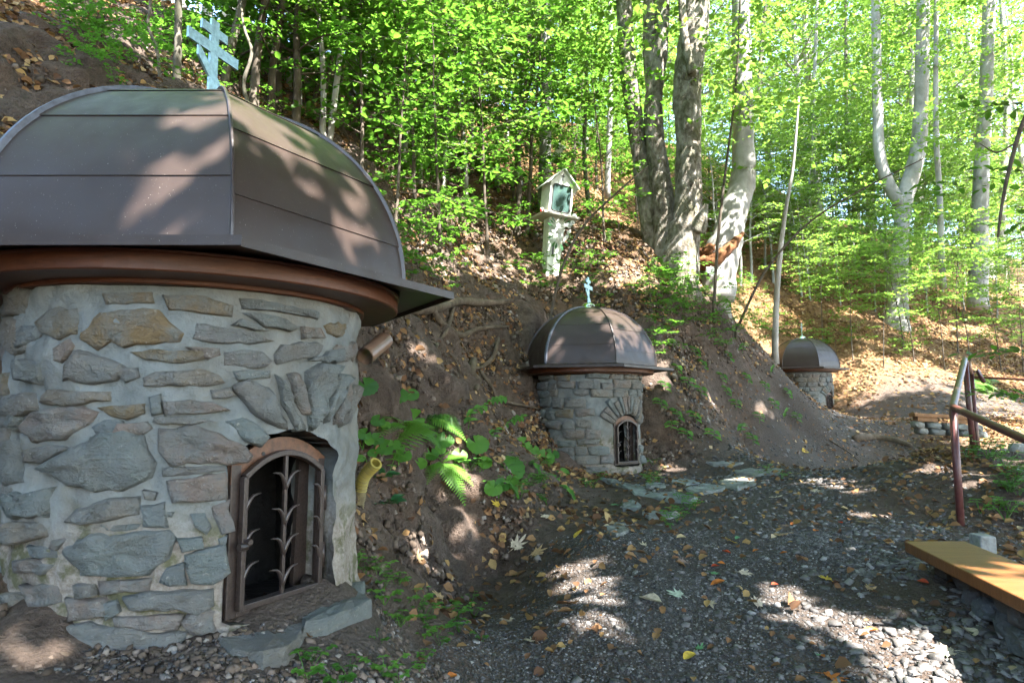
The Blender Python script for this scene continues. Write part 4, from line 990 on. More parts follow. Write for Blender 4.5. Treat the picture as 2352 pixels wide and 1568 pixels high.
# ------------------------------------------------------------------ trees
LEAF2 = (np.array([(0, 0, 0), (0, 1, -.10), (-.30, .34, .07), (-.24, .70, .03), (.30, .34, .07), (.24, .70, .03)]), np.array([(0, 1, 3, 2), (0, 4, 5, 1)]))
LEAF1 = (np.array([(0, 0, 0), (.33, .45, .06), (0, 1, -.06), (-.33, .5, .05)]), np.array([(0, 1, 2, 3)]))
def twist(d, ang):
    c, s = math.cos(ang), math.sin(ang); return np.array((d[0] * c - d[1] * s, d[0] * s + d[1] * c, d[2]))
def gen_tree(seed, H, r0, start, nb, blen, leaf, tmpl=LEAF1, lean=.06, spacing=.75, twigs=9, droop=.25, flat=.35, side=7, minh=.25, wob=.05):
    """returns wood (V, F as lists) and leaf arrays; beech habit with layered flat sprays"""
    r = random.Random(seed); g = np.random.default_rng(seed); wood = MB()
    n = 9; az = r.uniform(0, 6.28)
    tp = np.array([(math.cos(az) * lean * H * (i / (n - 1)) ** 1.4 + r.uniform(-wob, wob) * min(1, i) * H * .12, math.sin(az) * lean * H * (i / (n - 1)) ** 1.4 + r.uniform(-wob, wob) * min(1, i) * H * .12, H * i / (n - 1)) for i in range(n)])
    tq = bez(tp, 22); rad = r0 * (1 - np.linspace(0, 1, 22) ** 1.1 * .93); rad[0] *= 1.35; rad[1] *= 1.1
    tq = np.vstack([tq[0] - (0, 0, .25), tq]); rad = np.concatenate([[rad[0] * 1.15], rad]); wood.tube(tq, rad, side)
    tw_p, tw_d, tw_l = [], [], []
    a = r.uniform(0, 6.28)
    for b in range(nb):
        f = start + (1 - start) * (b + r.random()) / nb; i = min(21, int(f * 21)); p = tq[1 + i]; a += 2.4 + r.uniform(-.5, .5)
        L = blen * (minh + (1 - minh) * math.sin(math.pi * min(1, .18 + .82 * (1 - f) ** .8))) * r.uniform(.7, 1.2)
        el = r.uniform(.25, .75) * (.6 + .6 * f); d = np.array((math.cos(a) * math.cos(el), math.sin(a) * math.cos(el), math.sin(el)))
        pts = [p]; m = 6
        for k in range(m):
            d = d + np.array((r.uniform(-.14, .14), r.uniform(-.14, .14), -droop * .3 + r.uniform(-.06, .06))); d /= np.linalg.norm(d); pts.append(pts[-1] + d * L / m)
        br = max(.004, rad[1 + i] * .38); wood.tube(pts, np.linspace(br, br * .18, m + 1), 5, False)
        pts = np.array(pts)
        for k in range(twigs):
            t = .18 + .82 * (k + r.random() * .6) / twigs; j = min(m - 1, int(t * m)); q = pts[j] + (pts[j + 1] - pts[j]) * (t * m - j)
            bd = pts[j + 1] - pts[j]; bd /= np.linalg.norm(bd); td = twist(bd, (1 if k % 2 else -1) * r.uniform(.5, 1.0)); td[2] = td[2] * .4 + r.uniform(-.18, .10); td /= np.linalg.norm(td)
            tl = L * r.uniform(.18, .42) * (1.15 - .6 * t) + leaf * 1.5; tw_p.append(q); tw_d.append(td); tw_l.append(tl)
            e = q + td * tl + np.array((0, 0, -.08 * tl)); wood.tube([q, q + td * tl * .5 + (0, 0, .01), e], [br * .22 + .001, br * .15 + .001, .001], 3, False)
        tw_p.append(pts[-2]); dd = pts[-1] - pts[-2]; tw_d.append(dd / np.linalg.norm(dd)); tw_l.append(np.linalg.norm(dd) + leaf)
    LP, LD, = [], []
    for p, d, l in zip(tw_p, tw_d, tw_l):
        k = max(3, int(l / (leaf * spacing) * 1.6)); t = (np.arange(k) + g.random(k) * .5) / k; s_ = np.where(np.arange(k) % 2, 1, -1) * g.uniform(.5, 1.1, k)
        s_[-1] *= .2; c, s = np.cos(s_), np.sin(s_)
        LP.append(p + d * (t * l)[:, None] + np.c_[np.zeros((k, 2)), -.08 * l * t * t])
        LD.append(np.c_[d[0] * c - d[1] * s, d[0] * s + d[1] * c, np.full(k, d[2] - .15)])
    LP = np.concatenate(LP); LD = np.concatenate(LD); N = len(LP)
    nrm = np.c_[g.normal(0, flat, (N, 2)), np.ones(N)]
    V, F, rn = scatter(tmpl[0], tmpl[1], LP, frames(nrm, LD + g.normal(0, .15, (N, 3))), leaf * g.uniform(.45, 1.3, N), g.random(N))
    return wood, (V, F, rn), N
class Kind:
    def __init__(s, name, barkm, leafm, **kw):
        w, (V, F, rn), N = gen_tree(**kw); s.name = name; s.n = N
        s.wm = w.mesh(name + '_wood', True); s.wm.materials.append(barkm); s.lm = np_mesh(name + '_leaves', V, F, leafm, rn)
    def put(s, loc, rz, scale, label, cat, group=None, tilt=(0, 0)):
        t = thing(s.name, loc, label, cat, group); t.rotation_euler = (tilt[0], tilt[1], rz); t.scale = (scale,) * 3
        o = bpy.data.objects.new('trunk', s.wm); link(o, t); c = bpy.data.objects.new('crown', s.lm); link(c, t); return t
def ground_at(u, v): return hit(u, v)

# kinds
SAP = [Kind('beech_sapling', M_TWIG, M_BEECH, seed=s, H=5.0, r0=.045, start=.16, nb=30, blen=1.7, leaf=.085, tmpl=LEAF1, lean=.10) for s in (1, 2, 3)]
SAPB = [Kind('beech_sapling', M_BEECHBARK, M_BRIGHT, seed=s, H=6.5, r0=.05, start=.22, nb=34, blen=2.2, leaf=.105, tmpl=LEAF1, lean=.08, flat=.5) for s in (11, 12, 13)]
SAPC = [Kind('beech_sapling', M_TWIG, M_BRIGHT, seed=s, H=4.6, r0=.022, start=.42, nb=16, blen=2.0, leaf=.12, tmpl=LEAF1, lean=.14, flat=.4) for s in (15, 16)]
NEARS = [Kind('hornbeam_sapling', M_TWIG, M_BEECH, seed=s, H=4.2, r0=.03, start=.14, nb=17, blen=1.7, leaf=.115, tmpl=LEAF2, lean=.16, twigs=8, droop=.35, flat=.4, spacing=.95) for s in (21, 22, 23)]
TALL = [Kind('beech_tree', M_BEECHBARK, M_BRIGHT, seed=s, H=19, r0=.20, start=.20, nb=52, blen=5.0, leaf=.19, tmpl=LEAF1, lean=.03, twigs=12, flat=.6, spacing=.85, minh=.4) for s in (31, 32, 33)]
SEED = [Kind('beech_seedling', M_TWIG, M_BEECH, seed=s, H=.75, r0=.007, start=.3, nb=7, blen=.42, leaf=.075, tmpl=LEAF2, lean=.15, twigs=4, side=4, flat=.3) for s in (41, 42, 43)]
SEEDB = [Kind('beech_seedling', M_TWIG, M_BRIGHT, seed=s, H=1.0, r0=.009, start=.25, nb=9, blen=.6, leaf=.085, tmpl=LEAF2, lean=.15, twigs=4, side=4, flat=.35) for s in (51, 52)]
rr = random.Random(5)

# tall beeches that fill the wood behind
def put_tall(x, y, label, group=None, sc_=None, k=None, bright=True):
    TALL[k if k is not None else rr.randrange(3)].put((x, y, g1(x, y) - .1), rr.uniform(0, 6.28), sc_ or rr.uniform(.75, 1.1), label, 'tree', group)
ORDW = ['leftmost', 'second from left', 'third from left', 'fourth from left', 'fifth from left', 'sixth from left', 'seventh from left', 'eighth from left', 'ninth from left', 'tenth from left', 'eleventh from left', 'twelfth from left', 'thirteenth from left', 'fourteenth from left', 'fifteenth from left', 'sixteenth from left', 'seventeenth from left', 'eighteenth from left', 'nineteenth from left', 'twentieth from left', 'twenty-first from left']
rows = {25: (8, 'nearest'), 33: (10, 'second'), 40: (12, 'third'), 48: (12, 'fourth'), 58: (13, 'farthest')}
for y, (n, rowname) in rows.items():
    for k in range(n):
        x = -0.78 * y + (1.65 * y) * (k + .5) / n + rr.uniform(-.05, .05) * y; yy = y + rr.uniform(-2.5, 2.5)
        if math.hypot(x - 8.3, yy - 19.3) < 3.5 or (y == 25 and 5 < x < 22): continue
        put_tall(x, yy, 'tall leafy beech of the wood, ' + ORDW[k] + ' in its ' + rowname + ' row', 'tall beeches filling the wood behind')
for i, (x, y) in enumerate([(-9, 12), (-11, 17), (-7.5, 18), (-13, 24), (-5, 22)]):
    put_tall(x, y, 'tall beech high on the left hillside above the large dome, ' + ORDW[i], 'tall beeches filling the wood behind')
for i, (x, y) in enumerate([(17, 37), (22, 41), (27, 38), (32, 44), (37, 40), (24, 52), (34, 56), (12, 42)]):
    put_tall(x, y, 'very tall beech closing the gap at the upper right, ' + ORDW[i], 'tall beeches filling the wood behind', 1.35)
# bright understorey beeches on the far slope (right half)
for row, (v0, v1, nm) in enumerate(((610, 690, 'front'), (540, 620, 'back'))):
    for k in range(18):
        u = 1640 + 760 * (k + rr.random() * .9) / 18; p = hit(u, rr.uniform(v0, v1), 60)
        SAPB[k % 3].put((p[0], p[1], p[2] - .05), rr.uniform(0, 6.28), rr.uniform(.75, 1.3), 'sunlit understorey beech, ' + ORDW[k] + ' in the ' + nm + ' row on the far slope', 'tree', 'understorey beeches on the far slope')
for i, (u, v, s_) in enumerate([(1960,830,.9),(2030,845,.85),(2100,835,.95),(2170,850,.85),(2230,840,1.0),(2300,850,.9),(2350,860,.9),(1890,790,.8),(2075,800,1.1),(2200,810,1.15)]):
    p = hit(u, v, 60); SAPC[i % 2].put((p[0], p[1], p[2] - .05), rr.uniform(0, 6.28), s_, 'thin-stemmed beech sapling on the litter slope before the forked beech, ' + ORDW[i], 'tree', 'saplings on the far litter slope')
for i, (u, v, s_) in enumerate([(2010,715,.62),(2085,735,.6),(2130,720,.75),(2215,715,.7),(2290,730,.7),(1930,700,.55),(2050,725,.6),(2250,700,.9),(1860,690,.7)]):
    p = hit(u, v, 60); SAPB[i % 3].put((p[0], p[1], p[2] - .05), rr.uniform(0, 6.28), s_, 'young beech in front of the forked beech, ' + ORDW[i] + ' at its foot', 'tree', 'young beeches round the forked beech')
# understorey on the hillside behind the shrine (left and middle)
for row, nm in ((0, 'upper'), (1, 'lower')):
    for k in range(20):
        u = 560 + 1080 * (k + rr.random() * .9) / 20; v = (rr.uniform(300, 420) if u > 900 else rr.uniform(120, 230)) if row == 0 else (rr.uniform(430, 560) if u > 1150 else rr.uniform(150, 320))
        p = hit(u, v, 60); s_ = rr.uniform(.8, 1.4); rz = rr.uniform(0, 6.28)
        if 1230 < u < 1330 and p[1] < 15: continue
        SAP[k % 3].put((p[0], p[1], p[2] - .05), rz, s_, 'leafy beech sapling, ' + ORDW[k] + ' in the ' + nm + ' row behind the shrine', 'tree', 'saplings on the shaded hillside')
for k in range(16):
    u = 620 + 900 * (k + rr.random() * .8) / 16; v = rr.uniform(200, 330) if u < 880 else rr.uniform(360, 500)
    if 1225 < u < 1335: continue
    p = hit(u, v, 60); SAPB[k % 3].put((p[0], p[1], p[2] - .05), rr.uniform(0, 6.28), rr.uniform(.7, 1.0), 'bright leafy beech, ' + ORDW[k] + ' in the row across the hillside behind the shrine', 'tree', 'bright beeches on the hillside')
# near leafy saplings on the bank between the first two well houses
for (u, v, k, s_, rz, lab) in [(905,590,0,.95,.4,'leafy hornbeam sapling rooted on the bank just right of the large dome'), (830,430,1,1.05,2.2,'leafy hornbeam sapling rising behind the right shoulder of the large dome'),
        (1010,600,2,.95,5.0,'broad leafy hornbeam sapling left of the white shrine'), (1120,600,0,1.1,3.3,'leafy hornbeam sapling nearest the left side of the white shrine'), (740,300,2,1.1,1.0,'leafy hornbeam sapling on the slope above the large dome'), (1390,560,1,.9,4.4,'leafy hornbeam sapling between the shrine and the old maple'), (960,500,1,1.15,3.9,'tall leafy hornbeam sapling behind the bare roots'), (1060,480,0,1.2,1.9,'leafy hornbeam sapling high on the slope left of the shrine'), (880,380,2,1.1,4.0,'leafy hornbeam sapling between the slim leaning trunk and the thick beech'), (640,200,0,1.0,5.6,'leafy hornbeam sapling right of the large dome cross'), (1180,470,2,1.1,.3,'leafy hornbeam sapling close behind the shrine'), (720,240,1,1.1,.9,'leafy hornbeam sapling left of the slim leaning grey trunk'), (600,130,1,1.1,4.9,'leafy hornbeam sapling behind the large dome cross')]:
    p = hit(u, v); NEARS[k].put((p[0], p[1], p[2] - .05), rz, s_, lab, 'tree', 'leafy saplings on the near bank')
# seedlings scattered over the slopes
def seed_spot(u, v): p = hit(u, v, 45); return (p[0], p[1], p[2] - .02)
for k in range(70):
    u = rr.uniform(880, 1760); v = rr.uniform(480, 760) if rr.random() < .75 else rr.uniform(400, 560)
    if u < 1150 and v > 690: continue
    SEED[k % 3].put(seed_spot(u, v), rr.uniform(0, 6.28), rr.uniform(.5, 1.1), 'small green beech seedling on the bank ' + ('left of the shrine' if u < 1230 else 'between the shrine and the old maple' if u < 1480 else 'below the old maple'), 'plant', 'seedlings above the middle well house')
for k in range(34):
    u = rr.uniform(130, 780); v = rr.uniform(20, 190) + (u - 130) * .2
    SEED[k % 3].put(seed_spot(u, v), rr.uniform(0, 6.28), rr.uniform(.35, .8), 'small green seedling in the leaf litter ' + ('left of the slim dark trunk' if u < 390 else 'right of the large dome cross' if u > 560 else 'between the slim dark trunk and the cross'), 'plant', 'seedlings above the large dome')
for k in range(44):
    u = rr.uniform(1560, 1730) if k < 22 else rr.uniform(1480, 1800); v = rr.uniform(610, 720) if k < 22 else rr.uniform(640, 850)
    SEED[k % 3].put(seed_spot(u, v), rr.uniform(0, 6.28), rr.uniform(.5, .95), 'leafy seedling at the foot of the old maple', 'plant', 'seedlings round the old maple')
for k in range(46):
    u = rr.uniform(1760, 2352); v = rr.uniform(590, 830)
    SEEDB[k % 2].put(seed_spot(u, v), rr.uniform(0, 6.28), rr.uniform(.5, 1.2), 'sunlit beech seedling on the far slope ' + ('left of the forked beech' if u < 2040 else 'right of the forked beech'), 'plant', 'seedlings on the far slope')

# individual trunks seen in the picture
def trunk_px(name, stems, barkm, label, crown=None, sides=12, crown_h=None, wobble=.05, cat='tree', part='trunk', group=None):
    """stems: lists of (u, v, width px, y); first stem carries the tree"""
    first = np.array(at(*stems[0][0][:2], stems[0][0][3])); base = np.array((first[0], first[1], g1(first[0], first[1])))
    if base[2] < first[2] - .6: base[2] = first[2]
    T = thing(name, tuple(base), label, cat, group)
    for i, st in enumerate(stems):
        pts = np.array([at(u, v, y) for u, v, w, y in st]); rad = np.array([w * .5 * y / FPX for u, v, w, y in st])
        q = bez(pts, max(14, 5 * len(st))); rq = np.interp(np.linspace(0, 1, len(q)), np.linspace(0, 1, len(pts)), rad)
        if i == 0:
            q = np.vstack([q[0] - (0, 0, .35), q]); rq = np.concatenate([[rq[0] * 1.1], rq])
        n = len(q); vs, fs = tube(q, rq, sides)
        ang = np.tile(np.arange(sides), n); lv = np.repeat(np.arange(n), sides)
        cen = np.repeat(q, sides, axis=0); bump_ = 1 + wobble * 2 * (_vnoise(ang * .9 + i * 7, lv * .45, 17) + .6 * _vnoise(ang * 2.1, lv * 1.1, 18))
        vs[:n * sides] = cen + (vs[:n * sides] - cen) * bump_[:, None]
        MB().add(vs - base, fs).build(part if i == 0 else 'stem', barkm, T, smooth=True)
    if crown is not None:
        k, sc_ = crown; o = bpy.data.objects.new('crown', k.lm); link(o, T); o.scale = (sc_,) * 3
    return T
top = -420
trunk_px('beech_tree', [[(1000,330,66,14.5),(990,180,58,14.5),(985,60,50,14.5),(990,-60,46,14.5),(1000,top,38,14.5)], [(1010,250,30,14.5),(1040,170,24,14.5),(1052,60,20,14.5),(1060,-200,15,14.5)]], M_BEECHBARK, 'thick smooth grey beech trunk left of the shrine among leaves', (TALL[0], .8))
trunk_px('beech_tree', [[(1250,500,34,14.2),(1252,350,28,14.2),(1255,150,26,14.2),(1257,0,25,14.2),(1260,top,20,14.2)]], M_BEECHBARK, 'slender straight grey beech trunk right behind the shrine', (TALL[1], .75))
trunk_px('old_maple', [[(1555,668,110,13.2),(1560,600,86,13.2),(1580,480,66,13.2),(1583,330,60,13.2),(1578,220,66,13.2),(1588,110,70,13.2),(1600,0,64,13.2),(1610,top,52,13.2)],
    [(1530,620,70,13.5),(1528,520,58,13.5),(1512,380,46,13.5),(1500,260,44,13.5),(1510,160,36,13.5),(1522,60,32,13.5),(1528,top,26,13.5)],
    [(1500,600,48,13.7),(1488,480,46,13.7),(1470,360,40,13.7),(1450,220,40,13.7),(1438,80,38,13.7),(1432,-40,36,13.7),(1425,top,30,13.7)],
    [(1502,250,30,13.6),(1495,150,34,13.6),(1492,40,32,13.6),(1495,top,26,13.6)], [(1590,170,22,12.9),(1572,90,20,12.9),(1565,-30,16,12.9),(1560,-200,10,12.9)],
    [(1600,530,46,13.0),(1612,500,30,12.9),(1622,470,10,12.9)]], M_MAPLEBARK, 'old maple with three rough flaky stems rising from one base', (TALL[2], .8), 14, wobble=.10)
trunk_px('broken_beech', [[(1650,720,60,14.2),(1655,640,62,14.2),(1672,560,62,14.3),(1694,470,62,14.4),(1708,400,56,14.6),(1707,300,48,14.8),(1705,180,46,14.8),(1703,40,42,14.8),(1700,top,32,14.8)],
    [(1645,690,90,14.0),(1650,610,84,14.0),(1672,540,70,14.1),(1690,470,60,14.3),(1715,440,30,14.4)]], M_BEECHBARK, 'gnarled leaning beech right of the old maple with a rotten branch stub', (TALL[0], .8), 14, wobble=.10)
dw = trunk_px('rotten_branch', [[(1594,604,24,13.7),(1620,603,34,13.65),(1650,590,30,13.65),(1680,566,24,13.7),(1704,535,12,13.9)], [(1598,585,26,13.9),(1630,580,40,13.9),(1668,560,30,13.95),(1700,520,14,14.0)]], M_DEADWOOD, 'split reddish brown rotten branch at the foot of the leaning beech', None, 10, wobble=.2, cat='branch', part='wood')
trunk_px('beech_tree', [[(2058,752,60,25),(2062,690,40,25),(2066,600,36,25),(2072,510,34,25),(2080,450,38,25),(2108,350,36,25),(2115,240,32,25),(2120,60,28,25),(2128,top,28,25)],
    [(2070,470,32,25),(2040,420,28,25),(2020,350,25,25),(2016,240,23,25),(2012,60,20,25),(2010,-250,18,25)]], M_BEECHBARK, 'large forked pale beech on the sunlit slope at right', (TALL[1], 1.0), 14, wobble=.08)
trunk_px('beech_tree', [[(2245,690,44,27),(2250,560,36,27),(2252,440,34,27),(2262,260,30,27),(2270,60,27,27),(2280,top,26,27)]], M_BEECHBARK, 'pale sunlit beech trunk near the right edge', (TALL[2], 1.0))
trunk_px('beech_tree', [[(2165,640,14,24),(2158,450,13,24),(2150,300,12,24),(2150,60,10,24),(2150,-200,8,24)]], M_BEECHBARK, 'thin pale stem between the forked beech and the right-hand trunk', None)
trunk_px('young_tree', [[(1780,800,15,15.5),(1783,700,13,15.5),(1790,600,12,15.5),(1805,480,9,15.5),(1822,380,7,15.5),(1835,220,5,15.5)]], M_BEECHBARK, 'thin pale young tree standing just left of the distant well house', None, 10)
trunk_px('young_tree', [[(402,250,20,6.6),(408,120,18,6.6),(410,0,17,6.6),(410,-300,14,6.6)]], M_DARKBARK, 'straight slim dark trunk behind the large dome, left of its cross', (SAP[0], .9), 10)
trunk_px('young_tree', [[(368,215,9,6.4),(362,120,8,6.4),(340,60,7,6.4),(345,0,7,6.4),(330,-200,5,6.4)]], M_DARKBARK, 'thin crooked stem left of the slim dark trunk', None, 8)
trunk_px('young_tree', [[(515,205,22,8.2),(528,120,21,8.2),(552,30,20,8.2),(565,-60,18,8.2),(590,-300,13,8.2)]], M_DARKBARK, 'leaning grey trunk directly behind the cross of the large dome', (SAP[1], 1.0), 10)
trunk_px('young_tree', [[(572,250,11,7.6),(560,190,9,7.6),(578,120,8,7.6),(560,60,7,7.6),(545,-60,6,7.6)]], M_DARKBARK, 'thin winding stem just right of the large dome cross', None, 8)
trunk_px('young_tree', [[(754,350,17,9.2),(766,250,15,9.2),(776,170,14,9.2),(788,60,13,9.2),(800,-100,11,9.2)]], M_BEECHBARK, 'slim leaning grey trunk right of the large dome', (SAP[2], 1.1), 10)
trunk_px('beech_tree', [[(868,230,44,18),(880,130,40,18),(890,20,36,18),(900,-200,30,18)]], M_BEECHBARK, 'sun-dappled pale trunk high on the hillside between the dome and the thick beech', (TALL[1], .8))
trunk_px('young_tree', [[(1352,470,12,15.5),(1342,360,10,15.5),(1345,240,9,15.5),(1350,60,8,15.5)]], M_DARKBARK, 'thin dark stem right of the shrine roof', None, 8)
trunk_px('young_tree', [[(1640,700,8,12.6),(1650,540,7,12.6),(1668,380,6,12.6),(1690,200,5,12.6),(1700,0,4,12.6)]], M_TWIG, 'whip-thin stem leaning past the old maple', None, 6)
trunk_px('young_tree', [[(1690,760,7,12.9),(1760,620,6,12.7),(1860,510,5,12.5),(1990,430,4,12.3),(2120,365,3,12.1)]], M_TWIG, 'long thin whip arching right across the sunlit wood', None, 6)
trunk_px('young_tree', [[(1258,760,8,9.9),(1290,620,7,9.7),(1340,520,6,9.6),(1420,440,5,9.4),(1490,380,3,9.3)]], M_TWIG, 'thin bent stem rising in front of the shrine post', None, 6)
for i, (u, v, w, y) in enumerate([(1085,330,12,20),(1165,380,10,22),(1395,430,14,20),(640,140,16,15),(705,200,12,16),(1880,640,14,28),(1960,620,12,30),(2300,560,18,32),(1600,420,14,26),(1760,500,16,30)]):
    trunk_px('young_tree', [[(u, v, w, y), (u + rr.uniform(-8, 8), v - 150, w * .9, y), (u + rr.uniform(-15, 15), v - 320, w * .8, y), (u + rr.uniform(-25, 25), v - 700, w * .5, y)]], M_BEECHBARK if i % 3 else M_DARKBARK, 'slender background trunk in the wood ' + ['left of the shrine roof', 'just left of the shrine', 'right of the shrine', 'above the large dome shoulder', 'left of the slim leaning grey trunk', 'above the distant well house', 'left of the forked beech', 'at the right edge', 'behind the old maple', 'right of the leaning beech'][i], None, 8, group='slender trunks in the wood')
# dark twig hanging in at the upper right
trunk_px('hanging_branch', [[(2420,180,14,5.0),(2355,270,11,5.0),(2318,390,9,5.0),(2300,480,7,5.0),(2292,545,5,5.0)], [(2330,330,5,5.0),(2290,350,4,5.0),(2250,330,2,5.0)]], M_TWIG, 'dark crooked branch hanging in at the upper right edge', None, 7, cat='branch', part='branch')
x_, y_ = 5.7, 6.9
NEARS[1].put((x_, y_, g1(x_, y_) - .05), 2.6, 1.0, 'shaded leafy sapling leaning in from the right edge', 'tree', tilt=(0, -.25))

# exposed roots in the hollow and on the path
for i, (px, w, lab) in enumerate([
    ([(940,720),(1000,716),(1060,700),(1120,704),(1180,698)], 26, 'thickest bare root bridging the hollow behind the large well house'),
    ([(985,690),(1010,740),(1060,775),(1100,760),(1170,755)], 16, 'pale bare root curving below the thickest root'),
    ([(1045,700),(1030,760),(1005,800),(1010,850)], 12, 'bare root dropping down into the dark hollow'),
    ([(1090,830),(1085,860),(1100,880),(1095,900)], 20, 'knotted root stump in the middle of the hollow'),
    ([(1145,780),(1135,820),(1110,845),(1085,850)], 12, 'short bare root right of the knotted stump'),
    ([(1100,850),(1130,890),(1150,920),(1240,940)], 9, 'thin root running from the hollow to the middle well house'),
    ([(960,780),(1000,790),(1040,820),(1060,860)], 7, 'fine root threading through the hollow'),
    ([(1960,1010),(2010,1008),(2060,1016),(2095,1028)], 20, 'smooth worn root crossing the path before the far bench'),
    ([(1990,1080),(2030,1075),(2065,1085)], 12, 'worn root end on the path near the handrail'),
    ([(1860,870),(1890,905),(1912,935)], 30, 'mossy root running down the bank in front of the distant well house')]):
    pts = np.array([hit(u, v) for u, v in px]); pts[:, 2] += w * .2 * pts[:, 1] / FPX
    if i < 6: pts[:, 1] -= .12
    q = bez(pts, 18); rq = np.linspace(1, .55, 18) * w * .5 * pts[:, 1].mean() / FPX; rq[0] *= .5; rq[-1] *= .4
    v_, f_ = tube(q - pts[0], rq, 9); v_ = v_ + .35 * rq.mean() * np.c_[_vnoise(v_[:, 0] * 14, v_[:, 1] * 14, i), _vnoise(v_[:, 1] * 14, v_[:, 2] * 14, i + 1), _vnoise(v_[:, 2] * 14, v_[:, 0] * 14, i + 2)]
    o = MB().add(v_, f_).build('tree_root', M_ROOT if i < 9 else M_DARKBARK, None, smooth=True); o.location = pts[0]; tag(o, lab, 'root')
# ------------------------------------------------------------------ ground plants
def round_leaf(seed, n=30):
    """toothed kidney-shaped leaf, unit diameter, notch at the stalk; stalk joins at the origin"""
    r = np.random.default_rng(seed); V = [(0, 0, 0)]; ph = r.uniform(0, 6)
    for ring, f in ((0, .5), (1, 1.0)):
        for k in range(n + 1):
            a = -math.pi * .5 + .28 + (2 * math.pi - .56) * k / n
            rad = .5 * (1 + .10 * math.cos(a - math.pi / 2)) * (1 + (.045 if k % 2 else -.03) * ring + .03 * math.sin(3 * a + ph)); x, y = rad * f * math.cos(a), rad * f * math.sin(a) + .08 * f
            z = .10 * f * f * (1 + .5 * math.sin(2 * a + ph)) - .05 * f * abs(math.sin(2.5 * a))
            V.append((x, y, z))
    m = n + 1; F = [(0, 1 + k, 2 + k) for k in range(n)] + [(1 + k, 1 + m + k, 2 + m + k, 2 + k) for k in range(n)]
    me_ = MB().add(V, F).mesh('leaf', True); me_.materials.append(M_HERB); return me_
RL = [round_leaf(s) for s in range(4)]
def oval_leaf(seed, w=.27):
    ys = [0, .12, .3, .5, .7, .88, 1.0]; ws = [.06, .5, .9, 1.0, .85, .45, 0]; V = []
    for y, q in zip(ys, ws):
        for s_ in (-1, -.5, 0, .5, 1): V.append((s_ * w * q, y, .10 * abs(s_) * q - .16 * y * y + .03 * math.sin(y * 9 + seed) * s_))
    F = [(i * 5 + j, i * 5 + j + 1, i * 5 + 6 + j, i * 5 + 5 + j) for i in range(6) for j in range(4)]
    return V, F
def mk(vf, mat, name='leaf'):
    m = MB().add(*vf).mesh(name, True); m.materials.append(mat); return m
OV = [mk(oval_leaf(s), M_GLOSSY) for s in range(3)]
OVH = [mk(oval_leaf(s, .22), M_HERB) for s in range(3)]
def facing(p, up=.75):
    """leaf plane leaning to the light and the viewer"""
    d = CAM - p; d[2] = 0; d /= np.linalg.norm(d); n = d * (1 - up) + np.array((0, 0, up)) + SUN * .25; return n / np.linalg.norm(n)
def leaf_obj(me_, parent, p, n, head, size):
    Rm = frames(n[None], np.asarray(head)[None])[0]; o = bpy.data.objects.new('leaf', me_); link(o, parent)
    M = Matrix(Rm.tolist()).to_4x4(); o.rotation_euler = M.to_euler(); o.location = p - np.array(parent.location); o.scale = (size,) * 3; return o
CL = [([(911,904,44),(942,904,27)], 'butterbur with two round leaves high on the mound beside the large well house'), ([(951,963,48),(970,975,30)], 'butterbur with a big curled leaf below the grass tuft'), ([(838,884,42)], 'single round butterbur leaf touching the wall of the large well house'),
      ([(1023,1008,32)], 'butterbur leaf half in sun behind the fern fronds'), ([(1093,1017,40)], 'round butterbur leaf right of the arching fern frond'), ([(1163,1073,54),(1177,1100,22)], 'butterbur with the largest round leaf on the mound'),
      ([(1135,1119,32),(1156,1112,28)], 'butterbur with a pair of round leaves at the foot of the mound'), ([(927,1042,32),(905,1018,22)], 'butterbur with shaded leaves left of the bright fern'), ([(886,1026,34),(868,1007,26)], 'butterbur with two leaves between the hose and the fern'),
      ([(1253,1048,34),(1268,1042,26)], 'butterbur with leaves against the base of the middle well house'), ([(1203,1017,28),(1225,1030,20)], 'lobed leafy plant left of the middle well house foot'), ([(839,996,26),(814,1020,15),(846,1012,17)], 'small butterbur with three leaves beside the jamb of the large well house'),
      ([(990,1040,26),(1010,1030,20)], 'toothed leaves between the two sunlit ferns'), ([(1215,1062,28),(1235,1075,22)], 'pair of lobed leaves before the left foot of the middle well house'), ([(1110,1060,26)], 'round leaf above the largest butterbur leaf'), ([(870,965,26),(885,975,18)], 'pair of dark leaves left of the shaded fern'), ([(1290,1085,24),(1275,1100,20)], 'low leafy plant at the very foot of the middle well house'),
      ([(1056,1043,28)], 'lone toothed leaf above the lower fern'), ([(963,1062,24)], 'small toothed leaf left of the lower fern'), ([(858,1040,18),(830,1052,16)], 'pair of small leaves just above the hose')]
for L, lab in CL:
    u0 = sum(a for a, b, c in L) / len(L); v0 = max(b + c * .8 for a, b, c in L); root = hit(u0, v0); T = thing('butterbur', tuple(root), lab, 'plant', 'butterbur plants on the mound')
    for i, (u, v, s_) in enumerate(L):
        g0 = hit(u, v); y = g0[1] - .10; p = at(u, v, y); n = facing(p, .38); size = s_ * 1.3 * y / FPX
        hd = np.array((RNG.uniform(-.8, .8), -.6, RNG.uniform(-.3, 0)))
        leaf_obj(RL[i % 4], T, p, n, hd, size); q = bez([root, (root + p) / 2 + (0, 0, .03), p], 6); MB().tube(q - root, .0035, 5).build('stalk', M_HERB, T)
